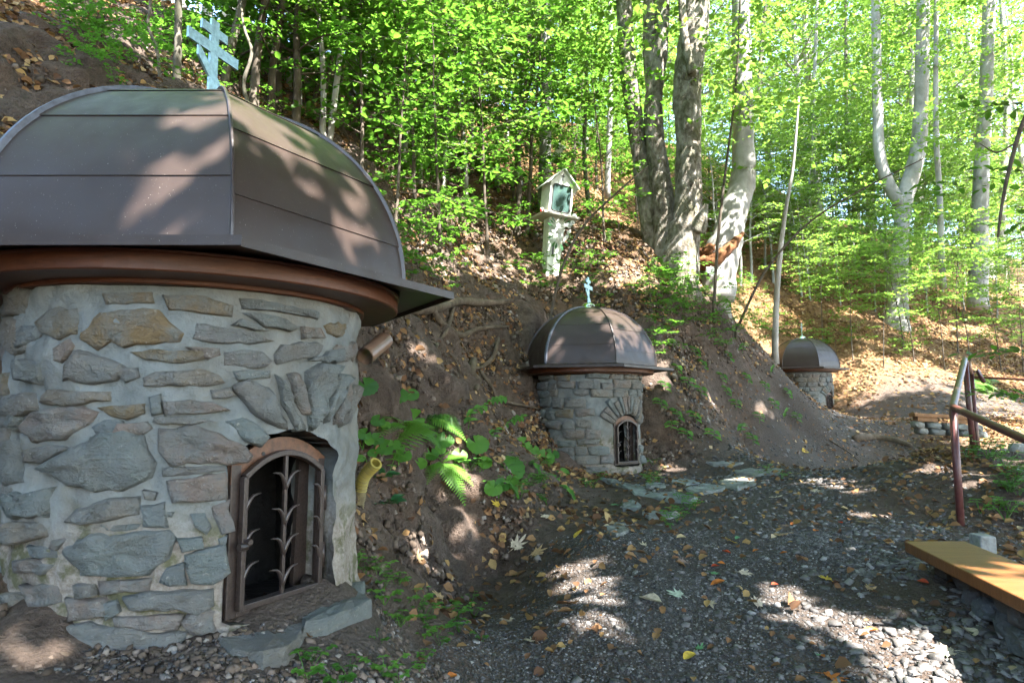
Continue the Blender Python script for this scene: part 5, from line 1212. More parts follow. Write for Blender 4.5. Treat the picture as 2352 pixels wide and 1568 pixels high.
# rosettes with glossy leaves by the hose
for (u, v, k, s_, lab) in [(880,1105,11,.10,'upper dark glossy-leaved rosette beside the hose'), (890,1165,10,.12,'lower dark glossy-leaved rosette at the foot of the mound')]:
    root = hit(u, v); T = thing('foxglove_rosette', tuple(root), lab, 'plant')
    for i in range(k):
        a = i * 2.4; d = np.array((math.cos(a), math.sin(a) - .5, RNG.uniform(.1, .6))); n = np.array((-d[0] * .5, -d[1] * .5 - .5, 1)); leaf_obj(OV[i % 3], T, root + d * .02 + (0, 0, .02), n / np.linalg.norm(n), d, s_ * RNG.uniform(.8, 1.25))
# ferns
def frond_mesh(seed, n=17):
    r = np.random.default_rng(seed); m = MB(); L = 1.0; q = np.array([(0, t, .38 * t - .55 * t * t) for t in np.linspace(0, 1, n + 3)])
    m.tube(q, np.linspace(.010, .002, len(q)), 4)
    for i in range(2, n + 2):
        t = i / (n + 2); w = .27 * math.sin(math.pi * (.18 + .80 * t)) ** .8 * (1.02 - t) ** .35 + .012
        for s_ in (-1, 1):
            b = q[i]; d = np.array((s_ * 1.0, .38, -.10)); d /= np.linalg.norm(d); f = np.array((-.38 * s_, 1.0, -.1)); f /= np.linalg.norm(f); hw_ = .046 * (1.1 - t * .6); V = []; K = 7
            for k in range(K + 1):
                tt = k / K; ww = hw_ * (1 - tt) ** .7 * (1.0 if k % 2 else .55); c = b + d * w * tt + np.array((0, 0, -.06 * w * tt * tt))
                V += [c - f * ww, c + (0, 0, .004), c + f * ww]
            m.add(V, [(k * 3 + j, k * 3 + j + 1, k * 3 + 4 + j, k * 3 + 3 + j) for k in range(K) for j in (0, 1)])
    me_ = m.mesh('frond'); me_.materials.append(M_FERN); return me_
FR = [frond_mesh(s) for s in (1, 2)]
def fern(root_uv, tips, lab, lift=.05):
    root = hit(*root_uv); T = thing('fern', tuple(root), lab, 'fern', 'ferns on the mound')
    for i, (u, v, dy) in enumerate(tips):
        tip = at(u, v, hit(u, v)[1] - dy); d = tip - root; L = np.linalg.norm(d); d = d / L; n = np.array((0, -.5, 1.0)) + SUN * .3; n = n - d * (n @ d); n /= np.linalg.norm(n)
        o = leaf_obj(FR[i % 2], T, root + (0, 0, .03), n, d, L * 1.05); o.name = 'frond'
fern((918,985), [(868,1000,.12),(880,960,.12),(960,985,.15)], 'shaded fern with fronds spreading left on the mound')
fern((962,992), [(905,1035,.14),(925,985,.2),(1018,1038,.16)], 'bright fern whose broad frond catches the sun')
fern((985,968), [(1076,1010,.2)], 'single arching fern frond over the sunny spot')
fern((1008,1066), [(982,1108,.1),(978,1045,.16),(1068,1052,.16),(1074,1158,.1),(1090,1112,.14),(1040,1040,.2)], 'lowest sunlit fern with a long frond hanging down the mound')
fern((2250,880), [(2215,870,.3),(2285,868,.3),(2265,905,.3)], 'small fern on the far leaf-covered slope')
fern((1385,535), [(1360,525,.2),(1415,528,.2),(1400,550,.2)], 'small fern on the hillside right of the shrine')
# grass tuft
p0 = hit(1010, 968); gt = MB()
for k in range(150):
    a = RNG.uniform(0, 6.28); L = RNG.uniform(.14, .30); d = np.array((math.cos(a) * .7 + .2, math.sin(a) * .5 - .55, 0)); b = np.array((RNG.normal(0, .03), RNG.normal(0, .02), 0)); w = np.array((-d[1], d[0], 0)); w /= np.linalg.norm(w) + 1e-6; w *= .0025
    pts = [b + d * L * t * .9 + np.array((0, 0, L * (1.3 * t - 1.75 * t * t))) for t in (0, .3, .6, 1)]
    V = []
    for i, q in enumerate(pts): s_ = (1, .9, .6, .05)[i]; V += [q - w * s_, q + w * s_]
    gt.add(V, [(0, 1, 3, 2), (2, 3, 5, 4), (4, 5, 7, 6)])
o = gt.build('grass_tuft', M_HERB, None); o.location = p0; tag(o, 'tuft of fine drooping grass in the middle of the mound', 'grass', kind='stuff')
# leafy stems with pointed leaves (middle of the mound and foot of the bank)
def leafy_stem(u, v, tip, n, s_, lab, group=None):
    root = hit(u, v); T = thing('leafy_stem', tuple(root), lab, 'plant', group); t_ = at(tip[0], tip[1], root[1] - .12); q = bez([root, (root + t_) / 2 + (0, 0, .05), t_], 10); MB().tube(q - root, .003, 5).build('stem', M_HERB, T)
    for i in range(n):
        f = .25 + .75 * i / n; p = q[int(f * 9)]; d = q[-1] - q[0]; d /= np.linalg.norm(d); sd = np.cross(d, (0, -.4, 1)); sd /= np.linalg.norm(sd); h_ = d * .5 + sd * (1 if i % 2 else -1) + np.array((0, 0, -.3)); leaf_obj(OVH[i % 3], T, p, facing(p, .7), h_, s_ * RNG.uniform(.8, 1.2))
for a in [((1085,955), (1165,910), 12, .10, 'arching stem with pale pointed leaves at the edge of the hollow'), ((1150,985), (1210,955), 11, .11, 'leafy stem with variegated leaves left of the middle well house'), ((1075,985), (1090,935), 7, .12, 'upright stem with long pointed leaves on the mound'),
          ((1130,1015), (1140,985), 5, .11, 'three-leaved plant on the right of the mound'), ((1240,1095), (1225,1062), 9, .09, 'low strawberry-like plant before the middle well house'), ((1190,1150), (1170,1110), 8, .08, 'small leafy plant at the toe of the mound'), ((1320,1150), (1300,1120), 8, .10, 'leafy plant at the left end of the flagstones')]:
    leafy_stem(a[0][0], a[0][1], a[1], a[2], a[3], a[4])
for i, (u, v) in enumerate([(1520,930),(1560,955),(1610,900),(1600,960),(1700,985),(1690,930),(1580,880),(1660,870),(1730,1010),(1530,890),(1640,1000),(1780,930),(1620,840),(1680,820),(1720,870),(1760,890),(1800,950),(1560,850),(1600,810),(1745,960),(1830,960),(1670,900),(1580,1000),(1650,790),(1705,800),(1770,850),(1815,905),(1540,980)]):
    leafy_stem(u, v + 12, (u + RNG.uniform(-10, 10), v - 14), 6, .13, 'drooping broad-leaved seedling on the bare bank right of the middle well house', 'seedlings on the bare bank')
# low herbs round the foreground
HB = MB(); rnd_ = np.random.default_rng(4)
def herb_mesh(seed):
    r = np.random.default_rng(seed); m = MB()
    for k in range(7):
        a = r.uniform(0, 6.28); L = r.uniform(.03, .09); tip = np.array((math.cos(a) * L * .8, math.sin(a) * L * .8, L * .7 + .02)); m.tube([(0, 0, 0), tip * .6 + (0, 0, .01), tip], .0012, 3, False)
        for j in range(3):
            b = a + (j - 1) * 1.3; d = np.array((math.cos(b), math.sin(b), -.1)); s_ = np.array((-d[1], d[0], 0)); l_ = r.uniform(.022, .036)
            m.add([tip, tip + d * l_ * .55 - s_ * l_ * .42 + (0, 0, .004), tip + d * l_ * .9 - s_ * l_ * .2, tip + d * l_, tip + d * l_ * .9 + s_ * l_ * .2, tip + d * l_ * .55 + s_ * l_ * .42 + (0, 0, .004)], [(0, 1, 2, 3), (0, 3, 4, 5)])
    me_ = m.mesh('small_herb'); me_.materials.append(M_HERB); return me_
HM = [herb_mesh(s) for s in range(5)]
def herbs(spots, n, spread, lab, group, s0=1.0):
    for i in range(n):
        u, v = spots[i % len(spots)]; u += rnd_.normal(0, spread); v += rnd_.normal(0, spread * .6); p = hit(u, v)
        if p[1] < 2.3: continue
        o = bpy.data.objects.new('small_herb', HM[i % 5]); link(o); o.location = p; o.rotation_euler = (0, 0, rnd_.uniform(0, 6.28)); o.scale = (s0 * rnd_.uniform(.7, 1.4),) * 3; tag(o, lab, 'plant', group)
herbs([(830,1290),(880,1320),(920,1350),(960,1385),(1000,1400),(1040,1420),(1010,1450),(960,1470),(1090,1440),(1060,1395),(990,1490),(900,1400),(930,1440)], 30, 24, 'small clover-like herb on the ground right of the door sill', 'herbs by the door sill', .85)
herbs([(710,1550),(780,1560),(900,1560),(960,1530),(860,1500)], 9, 20, 'small clover-like herb at the bottom edge of the picture', 'herbs at the bottom edge', .8)
herbs([(1490,1100),(1560,1165),(1540,1200),(1450,1070),(1500,1075),(1780,1095),(1570,1180),(1360,1110)], 34, 16, 'small green herb growing between the flagstones', 'herbs between the flagstones', 1.0)
herbs([(1200,1120),(1220,1140),(1240,1110),(1190,1090),(1090,1080)], 34, 26, 'small green herb on the right foot of the mound', 'herbs on the foot of the mound', 1.3)
herbs([(2330,1130),(2300,1180),(2340,1090),(2250,1040),(2290,1060)], 24, 20, 'small green herb beyond the handrail', 'herbs beyond the handrail', 1.6)
# ------------------------------------------------------------------ leaf litter, gravel, fallen leaves
g = np.random.default_rng(77)
def litter(n, xr, yr, size, dens_f, tm=LEAF1, lift=.012, flat=.38, ba=1.7, bb=1.8):
    x = g.uniform(*xr, n); y = g.uniform(*yr, n); k = g.random(n) < dens_f(x, y); x, y = x[k], y[k]; z = gz(x, y); m = len(x)
    nr = slope_n(x, y) + g.normal(0, flat, (m, 3)); hd = np.c_[g.normal(size=(m, 2)), g.normal(0, .3, m)]
    return scatter(tm[0] * np.array((1.25, 1, 1.8)), tm[1], np.c_[x, y, z + lift + g.uniform(0, .02, m)], frames(nr, hd), size * g.uniform(.55, 1.25, m), np.clip(g.beta(ba, bb, m), 0, 1))
def visible(x, y): return (x > -.80 * y - .6) & (x < .80 * y + .6) & (y > 2.2)
def off_towers(x, y):
    k = np.ones(x.shape, bool)
    for (a, b) in ((-1.44, 3.13), (1.1, 9.71), (8.25, 19.3)): k &= np.hypot(x - a, y - b) > .76
    return k
def d_hill(x, y):
    pd = path_dist(x, y); h = gz0(x, y); sl = 1 - slope_n(x, y, .2)[:, 2]
    d = np.clip((pd - 1.3) / 1.2, .03, 1) * np.where(sl > .42, .42, np.where(sl > .3, .75, 1.0)) * np.clip(.55 + 1.6 * _vnoise(x * .9, y * .9, 31), .12, 1)
    return d * visible(x, y) * off_towers(x, y)
parts = [litter(42000, (-6, 5), (4.0, 9.5), .075, d_hill, LEAF2), litter(80000, (-8, 11), (9, 17), .085, d_hill, LEAF1), litter(150000, (-10, 24), (15, 32), .115, lambda x, y: d_hill(x, y) * .9 + .1 * visible(x, y), LEAF1)]
def d_path(x, y): return visible(x, y) * off_towers(x, y) * np.clip(.35 + .9 * _vnoise(x * 1.3, y * 1.3, 33), .05, 1)
parts.append(litter(2600, (-1.5, 6), (2.5, 7), .05, lambda x, y: d_path(x, y) * (path_dist(x, y) < 2.4) * .55, LEAF2))
def d_toe(x, y): return visible(x, y) * off_towers(x, y) * np.clip(.5 + 1.5 * _vnoise(x * 2.2, y * 2.2, 35), .1, 1)
parts.append(litter(900, (-1.1, 1.6), (3.3, 7.6), .085, lambda x, y: d_toe(x, y) * (path_dist(x, y) > .5) * (path_dist(x, y) < 2.6), LEAF2, flat=.6, ba=1.3, bb=2.4))
parts.append(litter(400, (-1.0, .9), (2.9, 5.2), .06, lambda x, y: d_toe(x, y) * (path_dist(x, y) > .3), LEAF2, flat=.5, ba=1.3, bb=2.4))
parts.append(litter(9000, (0, 10), (6.5, 17), .06, lambda x, y: d_path(x, y) * (path_dist(x, y) < 2.6), LEAF1))
parts.append(litter(9000, (1.6, 7.5), (9.6, 15.5), .075, lambda x, y: visible(x, y) * off_towers(x, y) * np.clip((path_dist(x, y) - .8) / .8, 0, 1) * np.clip(.4 + 1.4 * _vnoise(x * 1.6, y * 1.6, 37), .08, 1), LEAF1))
def joinparts(parts):
    V = []; F = []; Rn = []; o = 0
    for v, f, r_ in parts: V.append(v); F.append(f + o); Rn.append(r_); o += len(v)
    return np.concatenate(V), np.concatenate(F), np.concatenate(Rn)
V, F, Rn = joinparts(parts)
o = link(bpy.data.objects.new('leaf_litter', np_mesh('leaf_litter', V, F, M_LITTER, Rn))); tag(o, 'brown dry leaf litter covering the slopes and strewn over the path', 'leaf litter', kind='stuff')
# gravel
def gravel_mat():
    t = NT('gravel_stone'); r = t.rnd(); c = t.ramp(r, [(0, (.030, .028, .028)), (.45, (.060, .055, .052)), (.75, (.10, .092, .085)), (.93, (.17, .158, .146)), (1, (.29, .275, .255))])
    n = t.noise(60, 3, .6, t.pos()); c = t.mix(.4, c, t.ramp(n, [(.3, (.1, .1, .1)), (.7, (.5, .48, .45))]), 'SOFT_LIGHT'); return t.done(t.bsdf(c, .75, 0, t.bump(n, .4, .01), .4))
M_GRAVEL = gravel_mat()
CUBE = np.array([(a, b, c) for a in (-.5, .5) for b in (-.5, .5) for c in (-.5, .5)], float); CF = np.array([(0, 1, 3, 2), (4, 6, 7, 5), (0, 4, 5, 1), (2, 3, 7, 6), (0, 2, 6, 4), (1, 5, 7, 3)])
GT = [CUBE * np.where(CUBE[:, 2:3] > 0, g.uniform(.55, .9), 1.0) + g.uniform(-.17, .17, CUBE.shape) for _ in range(8)]
def gravel(n, xr, yr, smin, smax, dens_f, thick=.45, pale=0.0):
    x = g.uniform(*xr, n); y = g.uniform(*yr, n); k = g.random(n) < dens_f(x, y); x, y = x[k], y[k]; z = gz(x, y); m = len(x); out = []
    s_ = smin + (smax - smin) * g.random(m) ** 2.2
    nr = slope_n(x, y) + g.normal(0, .22, (m, 3)); hd = np.c_[g.normal(size=(m, 2)), np.zeros(m)]; fr_ = frames(nr, hd); rn = pale + (1 - pale) * g.random(m)
    sv = np.c_[s_ * g.uniform(.8, 1.5, m), s_ * g.uniform(.7, 1.1, m), s_ * thick * g.uniform(.6, 1.2, m)]
    for t in range(8):
        q = np.arange(m) % 8 == t
        if q.any(): out.append(scatter(GT[t], CF, np.c_[x, y, z + s_ * .12][q], fr_[q], sv[q], rn[q]))
    return out
inv = lambda x, y: visible(x, y) & off_towers(x, y) & (y > 2.45)
cl = lambda x, y: np.clip(.62 + 1.3 * _vnoise(x * 1.7, y * 1.7, 41), .08, 1)
gp = gravel(70000, (-.7, 2.6), (2.6, 5.6), .006, .016, lambda x, y: inv(x, y) * np.clip(1.6 - path_dist(x, y), 0, 1) * cl(x, y), .6)
gp += gravel(15000, (-.4, 4.6), (3.0, 9.0), .014, .045, lambda x, y: inv(x, y) * np.clip(1.9 - path_dist(x, y) + .3 * np.clip(x - .8, 0, 2), 0, 1) * cl(x, y) * np.clip(.25 + .5 * (x - .3 * y + .6), .15, 1), .45, .3)
gp += gravel(9000, (1.5, 8.5), (7.5, 16), .02, .055, lambda x, y: inv(x, y) * np.clip(2.0 - path_dist(x, y), 0, 1) * cl(x, y))
gp += gravel(3600, (1.0, 3.4), (2.9, 4.6), .022, .062, lambda x, y: inv(x, y) * np.clip((x - .45 * y + .25) * 1.4, 0, 1) * cl(x, y), .34, .5)
gp += gravel(6000, (-2.2, .4), (2.2, 3.2), .006, .022, lambda x, y: visible(x, y) & off_towers(x, y), .6)
V, F, Rn = joinparts(gp)
o = link(bpy.data.objects.new('gravel', np_mesh('gravel', V, F, M_GRAVEL, Rn))); tag(o, 'dark grey crushed stone gravel strewn over the path', 'gravel', kind='stuff')

# crumbs of soil and small stones on the bare banks
def clod_mat():
    t = NT('soil_clod'); r = t.rnd(); c = t.ramp(r, [(0, (.045, .033, .024)), (.6, (.10, .075, .056)), (.9, (.16, .125, .10)), (1, (.24, .22, .19))]); return t.done(t.bsdf(c, .95, spec=.15))
def d_bank(x, y):
    sl = 1 - slope_n(x, y, .2)[:, 2]; return visible(x, y) * off_towers(x, y) * np.clip((sl - .08) / .2, 0, 1) * np.clip((path_dist(x, y) - .9) / .6, 0, 1)
cp_ = gravel(34000, (-6, 4), (3.4, 9.5), .012, .05, d_bank, .8) + gravel(46000, (-2, 8), (8.5, 15.5), .018, .065, d_bank, .8) + gravel(9000, (-2.3, .3), (2.1, 3.2), .008, .03, lambda x, y: visible(x, y) & off_towers(x, y), .8)
V, F, Rn = joinparts(cp_); o = link(bpy.data.objects.new('soil_crumbs', np_mesh('soil_crumbs', V, F, clod_mat(), Rn))); tag(o, 'loose crumbs of earth on the bare banks', 'soil', kind='stuff')
# hair roots hanging from the bank edge above the hollow
hr_ = MB()
for k in range(90):
    u = rr.uniform(930, 1210); v = rr.uniform(680, 760) + max(0, u - 1100) * .2; p = hit(u, v) + np.array((0, -.06, .03)); L = rr.uniform(.1, .4); d = np.array((rr.uniform(-.5, .5), -.15, -1.0)); q = [p]
    for j in range(5): d = d + np.array((rr.uniform(-.35, .35), rr.uniform(-.2, .2), 0)); q.append(q[-1] + d / np.linalg.norm(d) * L / 5)
    hr_.tube(q, np.linspace(.005, .0015, 6), 3, False)
o = hr_.build('hair_roots', M_ROOT, None); tag(o, 'fine hair roots hanging from the bank edge above the hollow', 'roots', kind='stuff')
# single fallen leaves one can pick out
def maple_leaf(seed):
    r = np.random.default_rng(seed); tips = [(-70, .42), (-35, .62), (0, .75), (35, .62), (70, .42), (125, .30), (180, .18), (235, .30)]; V = [(0, .1, 0)]; ang = []
    for i, (a, l) in enumerate(tips):
        a2 = tips[(i + 1) % len(tips)][0] + (360 if i == len(tips) - 1 else 0)
        ang += [(a - 8, l * .72), (a, l), (a + 8, l * .72), ((a + a2) / 2, .30 * r.uniform(.8, 1.1))]
    cx, cy = r.uniform(.25, .6), r.uniform(-.2, .5)
    for a, l in ang:
        x, y = l * math.sin(R(a)), l * math.cos(R(a)) + .1; V.append((x, y, cx * x * x + cy * (y - .1) ** 2 * .6 + r.normal(0, .025)))
    n = len(ang); F = [(0, 1 + (i + 1) % n, 1 + i) for i in range(n)]; m = MB().add(V, F); m.tube([(0, .1, 0), (.03, -.2, .05), (.0, -.45, .02)], .012, 4); return m
def beech_dry(seed):
    v, f = oval_leaf(seed, .3); r = np.random.default_rng(seed); v = [(x, y - .4, z * .6 + .5 * x * x * 3 + .25 * (y - .5) ** 2) for x, y, z in v]; return MB().add(v, f)
LM = [maple_leaf(s).mesh('maple_leaf', True) for s in range(4)]; LO = [beech_dry(s).mesh('oval_leaf', True) for s in range(3)]
def flatleaf(name, col, tr=.25):
    t = NT(name); n = t.noise(45, 4, .6, t.pos()); c = t.ramp(n, [(.3, tuple(x * .6 for x in col)), (.7, tuple(min(1, x * 1.15) for x in col))]); b = t.bsdf(c, .7, spec=.3); q = t.node('BsdfTranslucent'); t.l.new(c, q.inputs[0]); m = t.node('MixShader'); m.inputs[0].default_value = tr; t.l.new(b, m.inputs[1]); t.l.new(q.outputs[0], m.inputs[2]); return t.done(m.outputs[0])
LC = {'pale': flatleaf('pale_dry_leaf', (.55, .45, .32)), 'grey': flatleaf('grey_green_leaf', (.42, .48, .36)), 'yellow': flatleaf('yellow_leaf', (.55, .38, .05)), 'orange': flatleaf('orange_leaf', (.50, .16, .03)), 'red': flatleaf('red_leaf', (.42, .06, .02)), 'brown': flatleaf('brown_leaf', (.27, .14, .06)), 'green': flatleaf('green_fallen_leaf', (.12, .28, .12)), 'tan': flatleaf('tan_leaf', (.42, .28, .14))}
cache = {}
def fallen(u, v, s_, col, kind='m', lab=None):
    p = hit(u, v); L = s_ * p[1] / FPX * .85; k = rr.randrange(4) if kind == 'm' else rr.randrange(3); key = (kind, k, col)
    if key not in cache:
        me_ = (LM if kind == 'm' else LO)[k].copy(); me_.materials.clear(); me_.materials.append(LC[col]); cache[key] = me_
    o = link(bpy.data.objects.new('fallen_leaf', cache[key])); n = slope_n(p[0], p[1])[0] + g.normal(0, .18, 3); M = Matrix(frames(n[None], np.array([[g.normal(), g.normal(), 0]]))[0].tolist())
    o.rotation_euler = M.to_euler(); o.scale = (L * (1.0 if kind == 'm' else 1.1),) * 3; o.location = p + np.array((0, 0, .012 + L * .06))
    return o
full = {'pale': 'pale cream', 'grey': 'grey-green', 'yellow': 'yellow', 'orange': 'orange', 'red': 'red', 'brown': 'brown', 'green': 'green', 'tan': 'tan'}
FL = [((320,905),130,'pale','o','curled pale leaf, longest on the dark gravel in the foreground'),((400,955),55,'brown','o','small upright brown leaf beside the long curled pale leaf'),((495,880),100,'grey','m','grey-green maple leaf right of the long curled pale leaf'),((650,915),85,'pale','m','pale flat leaf between the grey-green leaf and the sun patch'),
  ((550,1210),90,'yellow','o','yellow leaf lying alone on the dark foreground gravel'),((595,1170),70,'green','m','small green leaf just above the lone yellow leaf'),((705,810),78,'orange','o','bright orange leaf in the middle of the gravel path'),((1290,1318),140,'orange','m','large orange leaf cut by the bottom edge of the picture'),
  ((775,1030),52,'brown','o','small brown curled leaf on dark gravel right of the pale leaf'),((1065,548),92,'tan','m','tan curled maple leaf on the muddy middle of the path'),((1505,485),95,'tan','m','tan leaf on the gravel toward the handrail post'),((825,755),82,'pale','m','cream leaf above the bright orange leaf'),
  ((765,580),72,'yellow','m','yellow leaf below the lowest flagstones on the path'),((808,565),45,'green','o','lime green leaf touching the yellow leaf on the path'),((665,755),62,'green','m','bluish green leaf next to two red leaves'),((680,718),45,'red','o','red leaf above the bluish green leaf'),((712,702),40,'orange','o','orange leaf right of the red pair'),
  ((740,640),48,'red','o','lone red leaf left of the muddy middle of the path'),((1295,795),92,'yellow','m','yellow leaf at the upper edge of the big sun patch'),((920,935),85,'pale','m','cream leaf at the left tip of the big sun patch'),((1010,818),44,'red','o','red and green leaf above the big sun patch'),((1160,680),60,'brown','o','reddish brown leaf in the muddy middle of the path'),
  ((1165,95),60,'yellow','o','yellow leaf beside the root on the upper path'),((1000,345),72,'pale','m','pale leaf at the lower right of the flagstones'),((1210,305),66,'pale','m','pale leaf on the sunny spot right of the flagstones'),((590,430),60,'brown','o','brown folded leaf beside the gritty flagstone'),((300,605),56,'pale','m','small pale leaf on gravel below the lone flagstone'),
  ((310,765),62,'brown','m','brown leaf above the long curled pale leaf'),((1530,1070),75,'orange','o','orange leaf inside the big sun patch'),((1730,1130),82,'pale','m','cream leaf in the lower right sun patch'),((1960,1190),150,'pale','m','largest pale leaf among the coarse stones at lower right'),((1925,1205),90,'grey','m','grey-green leaf under the largest pale leaf'),
  ((2060,1085),120,'pale','o','folded pale leaf among the coarse stones near the right edge'),((1520,845),80,'tan','m','tan leaf between the sun patch and the plank bench'),((1800,805),62,'red','o','reddish stone-like leaf just left of the plank bench stones'),((1410,465),40,'orange','o','small orange leaf left of the handrail post'),((1360,480),34,'red','o','small red leaf near the small orange leaf by the post'),
  ((1145,405),36,'red','o','small red leaf on the middle of the upper path'),((1105,487),36,'orange','o','small orange leaf above the muddy middle'),((1225,525),38,'orange','o','small orange leaf right of the tan curled maple leaf'),((1055,645),40,'orange','o','small orange leaf below the tan curled maple leaf'),((905,632),36,'orange','o','small orange leaf right of the lone red leaf'),
  ((155,385),64,'green','m','pale bluish leaf lying on the small bluish flagstone'),((105,445),60,'grey','m','pale bluish leaf left of the gritty flagstone'),((1425,460),44,'tan','m','small tan leaf beside the small orange leaf'),((1240,1203),46,'green','o','small teal leaf on the dark gravel below the sun patch'),((1265,1208),40,'orange','o','small orange leaf touching the small teal leaf')]
for (x, y), s_, col, kd, lab in FL:
    o = fallen(x * .425 + 1352.4, y * .425 + 999.6, s_ * .425 * 1.15, col, kd); tag(o, lab, 'leaf', 'fallen leaves on the path')
for u, v, s_, col, kd, lab in [(1010,1380,50,'tan','m','curled tan leaf among the herbs right of the door sill'),(1165,1425,52,'pale','m','pale leaf left of the bright sun ellipse'),(1295,1410,40,'brown','o','brown leaf at the left edge of the bright sun ellipse'),(1065,1285,50,'pale','m','pale leaf in the dim sun patch by the mound'),
    (1225,1278,52,'tan','m','broad tan leaf above the bright sun ellipse'),(1182,1262,56,'pale','m','broad pale leaf below the mound with a green leaf near it'),(1040,1192,40,'tan','m','tan leaf at the foot of the lowest fern'),(960,1290,46,'tan','m','tan leaf in the dim sun patch near the jamb'),(1145,1165,30,'yellow','m','yellow leaf at the toe of the mound'),
    (1260,1190,34,'pale','m','small pale leaf between the mound and the flagstones'),(830,1185,40,'brown','m','brown leaf under the hose'),(1120,1180,30,'brown','o','brown leaf below the paired butterbur leaves'),(1225,1478,40,'pale','m','pale leaf on dark gravel near the bottom edge'),(1040,1560,34,'orange','o','orange leaf at the bottom edge left of centre'),
    (880,1240,36,'brown','m','brown leaf near the base of the door jamb'),(1330,1230,34,'yellow','o','yellow leaf left of the lone flagstone'),(1010,1225,34,'orange','o','orange leaf in the dim sun patch')]:
    o = fallen(u, v, s_, col, kd); tag(o, lab, 'leaf', 'fallen leaves on the path')
# stray sticks
for px, w, lab in [([(1270,1297),(1330,1294),(1420,1298)], 2.2, 'thin straight stick above the bright sun ellipse'), ([(1905,1012),(1950,1040),(1975,1062)], 4, 'bent stick on the upper path left of the handrail'), ([(2060,1275),(2090,1268),(2110,1262)], 4, 'short stick at the end of the plank bench'), ([(900,680),(980,650),(1060,632),(1100,640)], 6, 'pale bare branch lying across the bank behind the dome corner'), ([(1120,1030),(1200,1022),(1280,1026)], 2.4, 'thin pale twig pointing at the middle well house'), ([(1420,1180),(1480,1190),(1540,1186)], 2, 'thin twig beside the flagstones')]:
    pts = np.array([hit(u, v) for u, v in px]); pts[:, 2] += .015; q = bez(pts, 10); o = MB().tube(q - pts[0], np.linspace(1, .5, 10) * w * .5 * pts[:, 1].mean() / FPX, 6).build('stick', M_ROOT, None, smooth=True); o.location = pts[0]; tag(o, lab, 'stick')
# pale slab of bark in the sun at the foot of the ferns
pts = np.array([hit(952,1075), hit(957,1110), hit(968,1148)]); pts[:, 2] += .02; v_, f_ = tube(bez(pts - pts[0], 10), np.linspace(.022, .045, 10), 8, True, .35); o = MB().add(v_, f_).build('bark_slab', M_PLANKOLD if False else LC['pale'], None, smooth=True); o.location = pts[0]; tag(o, 'pale slab of dry bark leaning on the mound below the ferns', 'bark')
# trail sign on the leaning beech
sp = at(1635, 622, 13.45); sg = thing('trail_sign', tuple(sp), 'small white trail sign board nailed to the gnarled beech', 'sign'); sg.rotation_euler = (0, R(9), R(14))
MB().box((0, 0, 0), (.27, .012, .12)).build('board', M_WHITE, sg, bevel=.006)
for zz in (.065, -.065): MB().box((0.0, .012, zz), (.085, .008, .06)).build('mounting_plate', M_OLDWHITE, sg)
for txt, zz, s_ in (('TRI STUDNIČKY', .012, .030), ('470 m', -.026, .026)):
    cu = bpy.data.curves.new('lettering', 'FONT'); cu.body = txt; cu.size = s_; cu.align_x = 'CENTER'; cu.extrude = .0006; cu.materials.append(M_BLACK); o0 = bpy.data.objects.new('tmp', cu); lm_ = bpy.data.meshes.new_from_object(o0); bpy.data.objects.remove(o0); o = bpy.data.objects.new('lettering', lm_); link(o, sg); o.location = (0, -.0075, zz); o.rotation_euler = (R(90), 0, 0)
# white board on the trunk above the shrine
bp = at(1278, 352, 13.9); wb = thing('trunk_board', tuple(bp), 'white weathered board fixed to the slender trunk above the shrine', 'board'); wb.rotation_euler = (0, R(28), R(-8))
MB().box((.03, 0, 0), (.16, .02, .42), None, .006).build('board', M_WHITE, wb)
for zz in (.1, -.14): MB().box((-.06, -.014, zz), (.16, .02, .03)).build('cleat', M_DARKBARK, wb)
# ------------------------------------------------------------------ unseen overhead trees added to throw the dappled shade
discs = []                                               # (point, radius) kept clear of the added leaves so sun lands there
def sun_g(u, v, rpx):
    p = hit(u, v); discs.append((p, rpx * p[1] / FPX + .11))
def sun_at(u, v, y, rpx): p = at(u, v, y); discs.append((p, rpx * y / FPX + (.0 if y < 3 else .05)))
for (u, v, r_) in [(1325,1305,32),(1345,1340,46),(1370,1385,54),(1395,1425,46),(1415,1462,30),(970,1255,34),(1060,1240,24),(1790,1370,46),(1860,1410,60),(1950,1450,70),(2050,1480,75),(2150,1520,85),(2060,1560,60),(2250,1500,70),(2320,1540,60),(2200,1420,24),
        (1890,1105,36),(1950,1125,34),(1700,1105,26),(1040,1085,30),(1075,1125,20),(1010,1010,14),(950,795,12),(1000,840,12),(1500,830,30),(1510,870,26),
        (560,250,50),(640,250,40),(470,170,30),(700,280,40),(780,330,30),(330,60,30),(1620,540,26),(1480,650,24),(1540,1075,20),(1440,625,20),(1150,560,28),
        (2140,1080,30),(2230,1100,34),(2300,1060,30),(1990,1180,22),(1750,940,18),(1640,930,16),(2330,1010,50),(20,1480,22),(1000,600,60),(1040,500,50),(960,440,40),(1010,700,26)]:
    sun_g(u, v, r_)
for (u, v, y, r_) in [(290,270,2.35,26),(305,320,2.3,14),(60,345,2.45,9),(150,385,2.3,8),(90,500,2.2,8),(775,510,2.75,30),(815,580,2.8,24),(785,1140,2.95,26),(782,1190,2.95,20),(800,900,2.9,18),(30,900,2.75,16),(40,1050,2.75,20),(75,770,2.75,8),
        (1300,745,8.9,24),(1310,770,8.9,10),(2310,1310,4.0,36),(2352,1340,3.7,40),(990,480,6.4,44),(1030,490,6.4,40),(960,310,6.3,40),(1050,300,6.8,34),(1570,470,13,30),(1580,590,12.9,22),(1500,900,9.9,10)]:
    sun_at(u, v, y, r_)
DP = np.array([d[0] for d in discs]); DR = np.array([d[1] for d in discs])
g = np.random.default_rng(99)
N = 150000
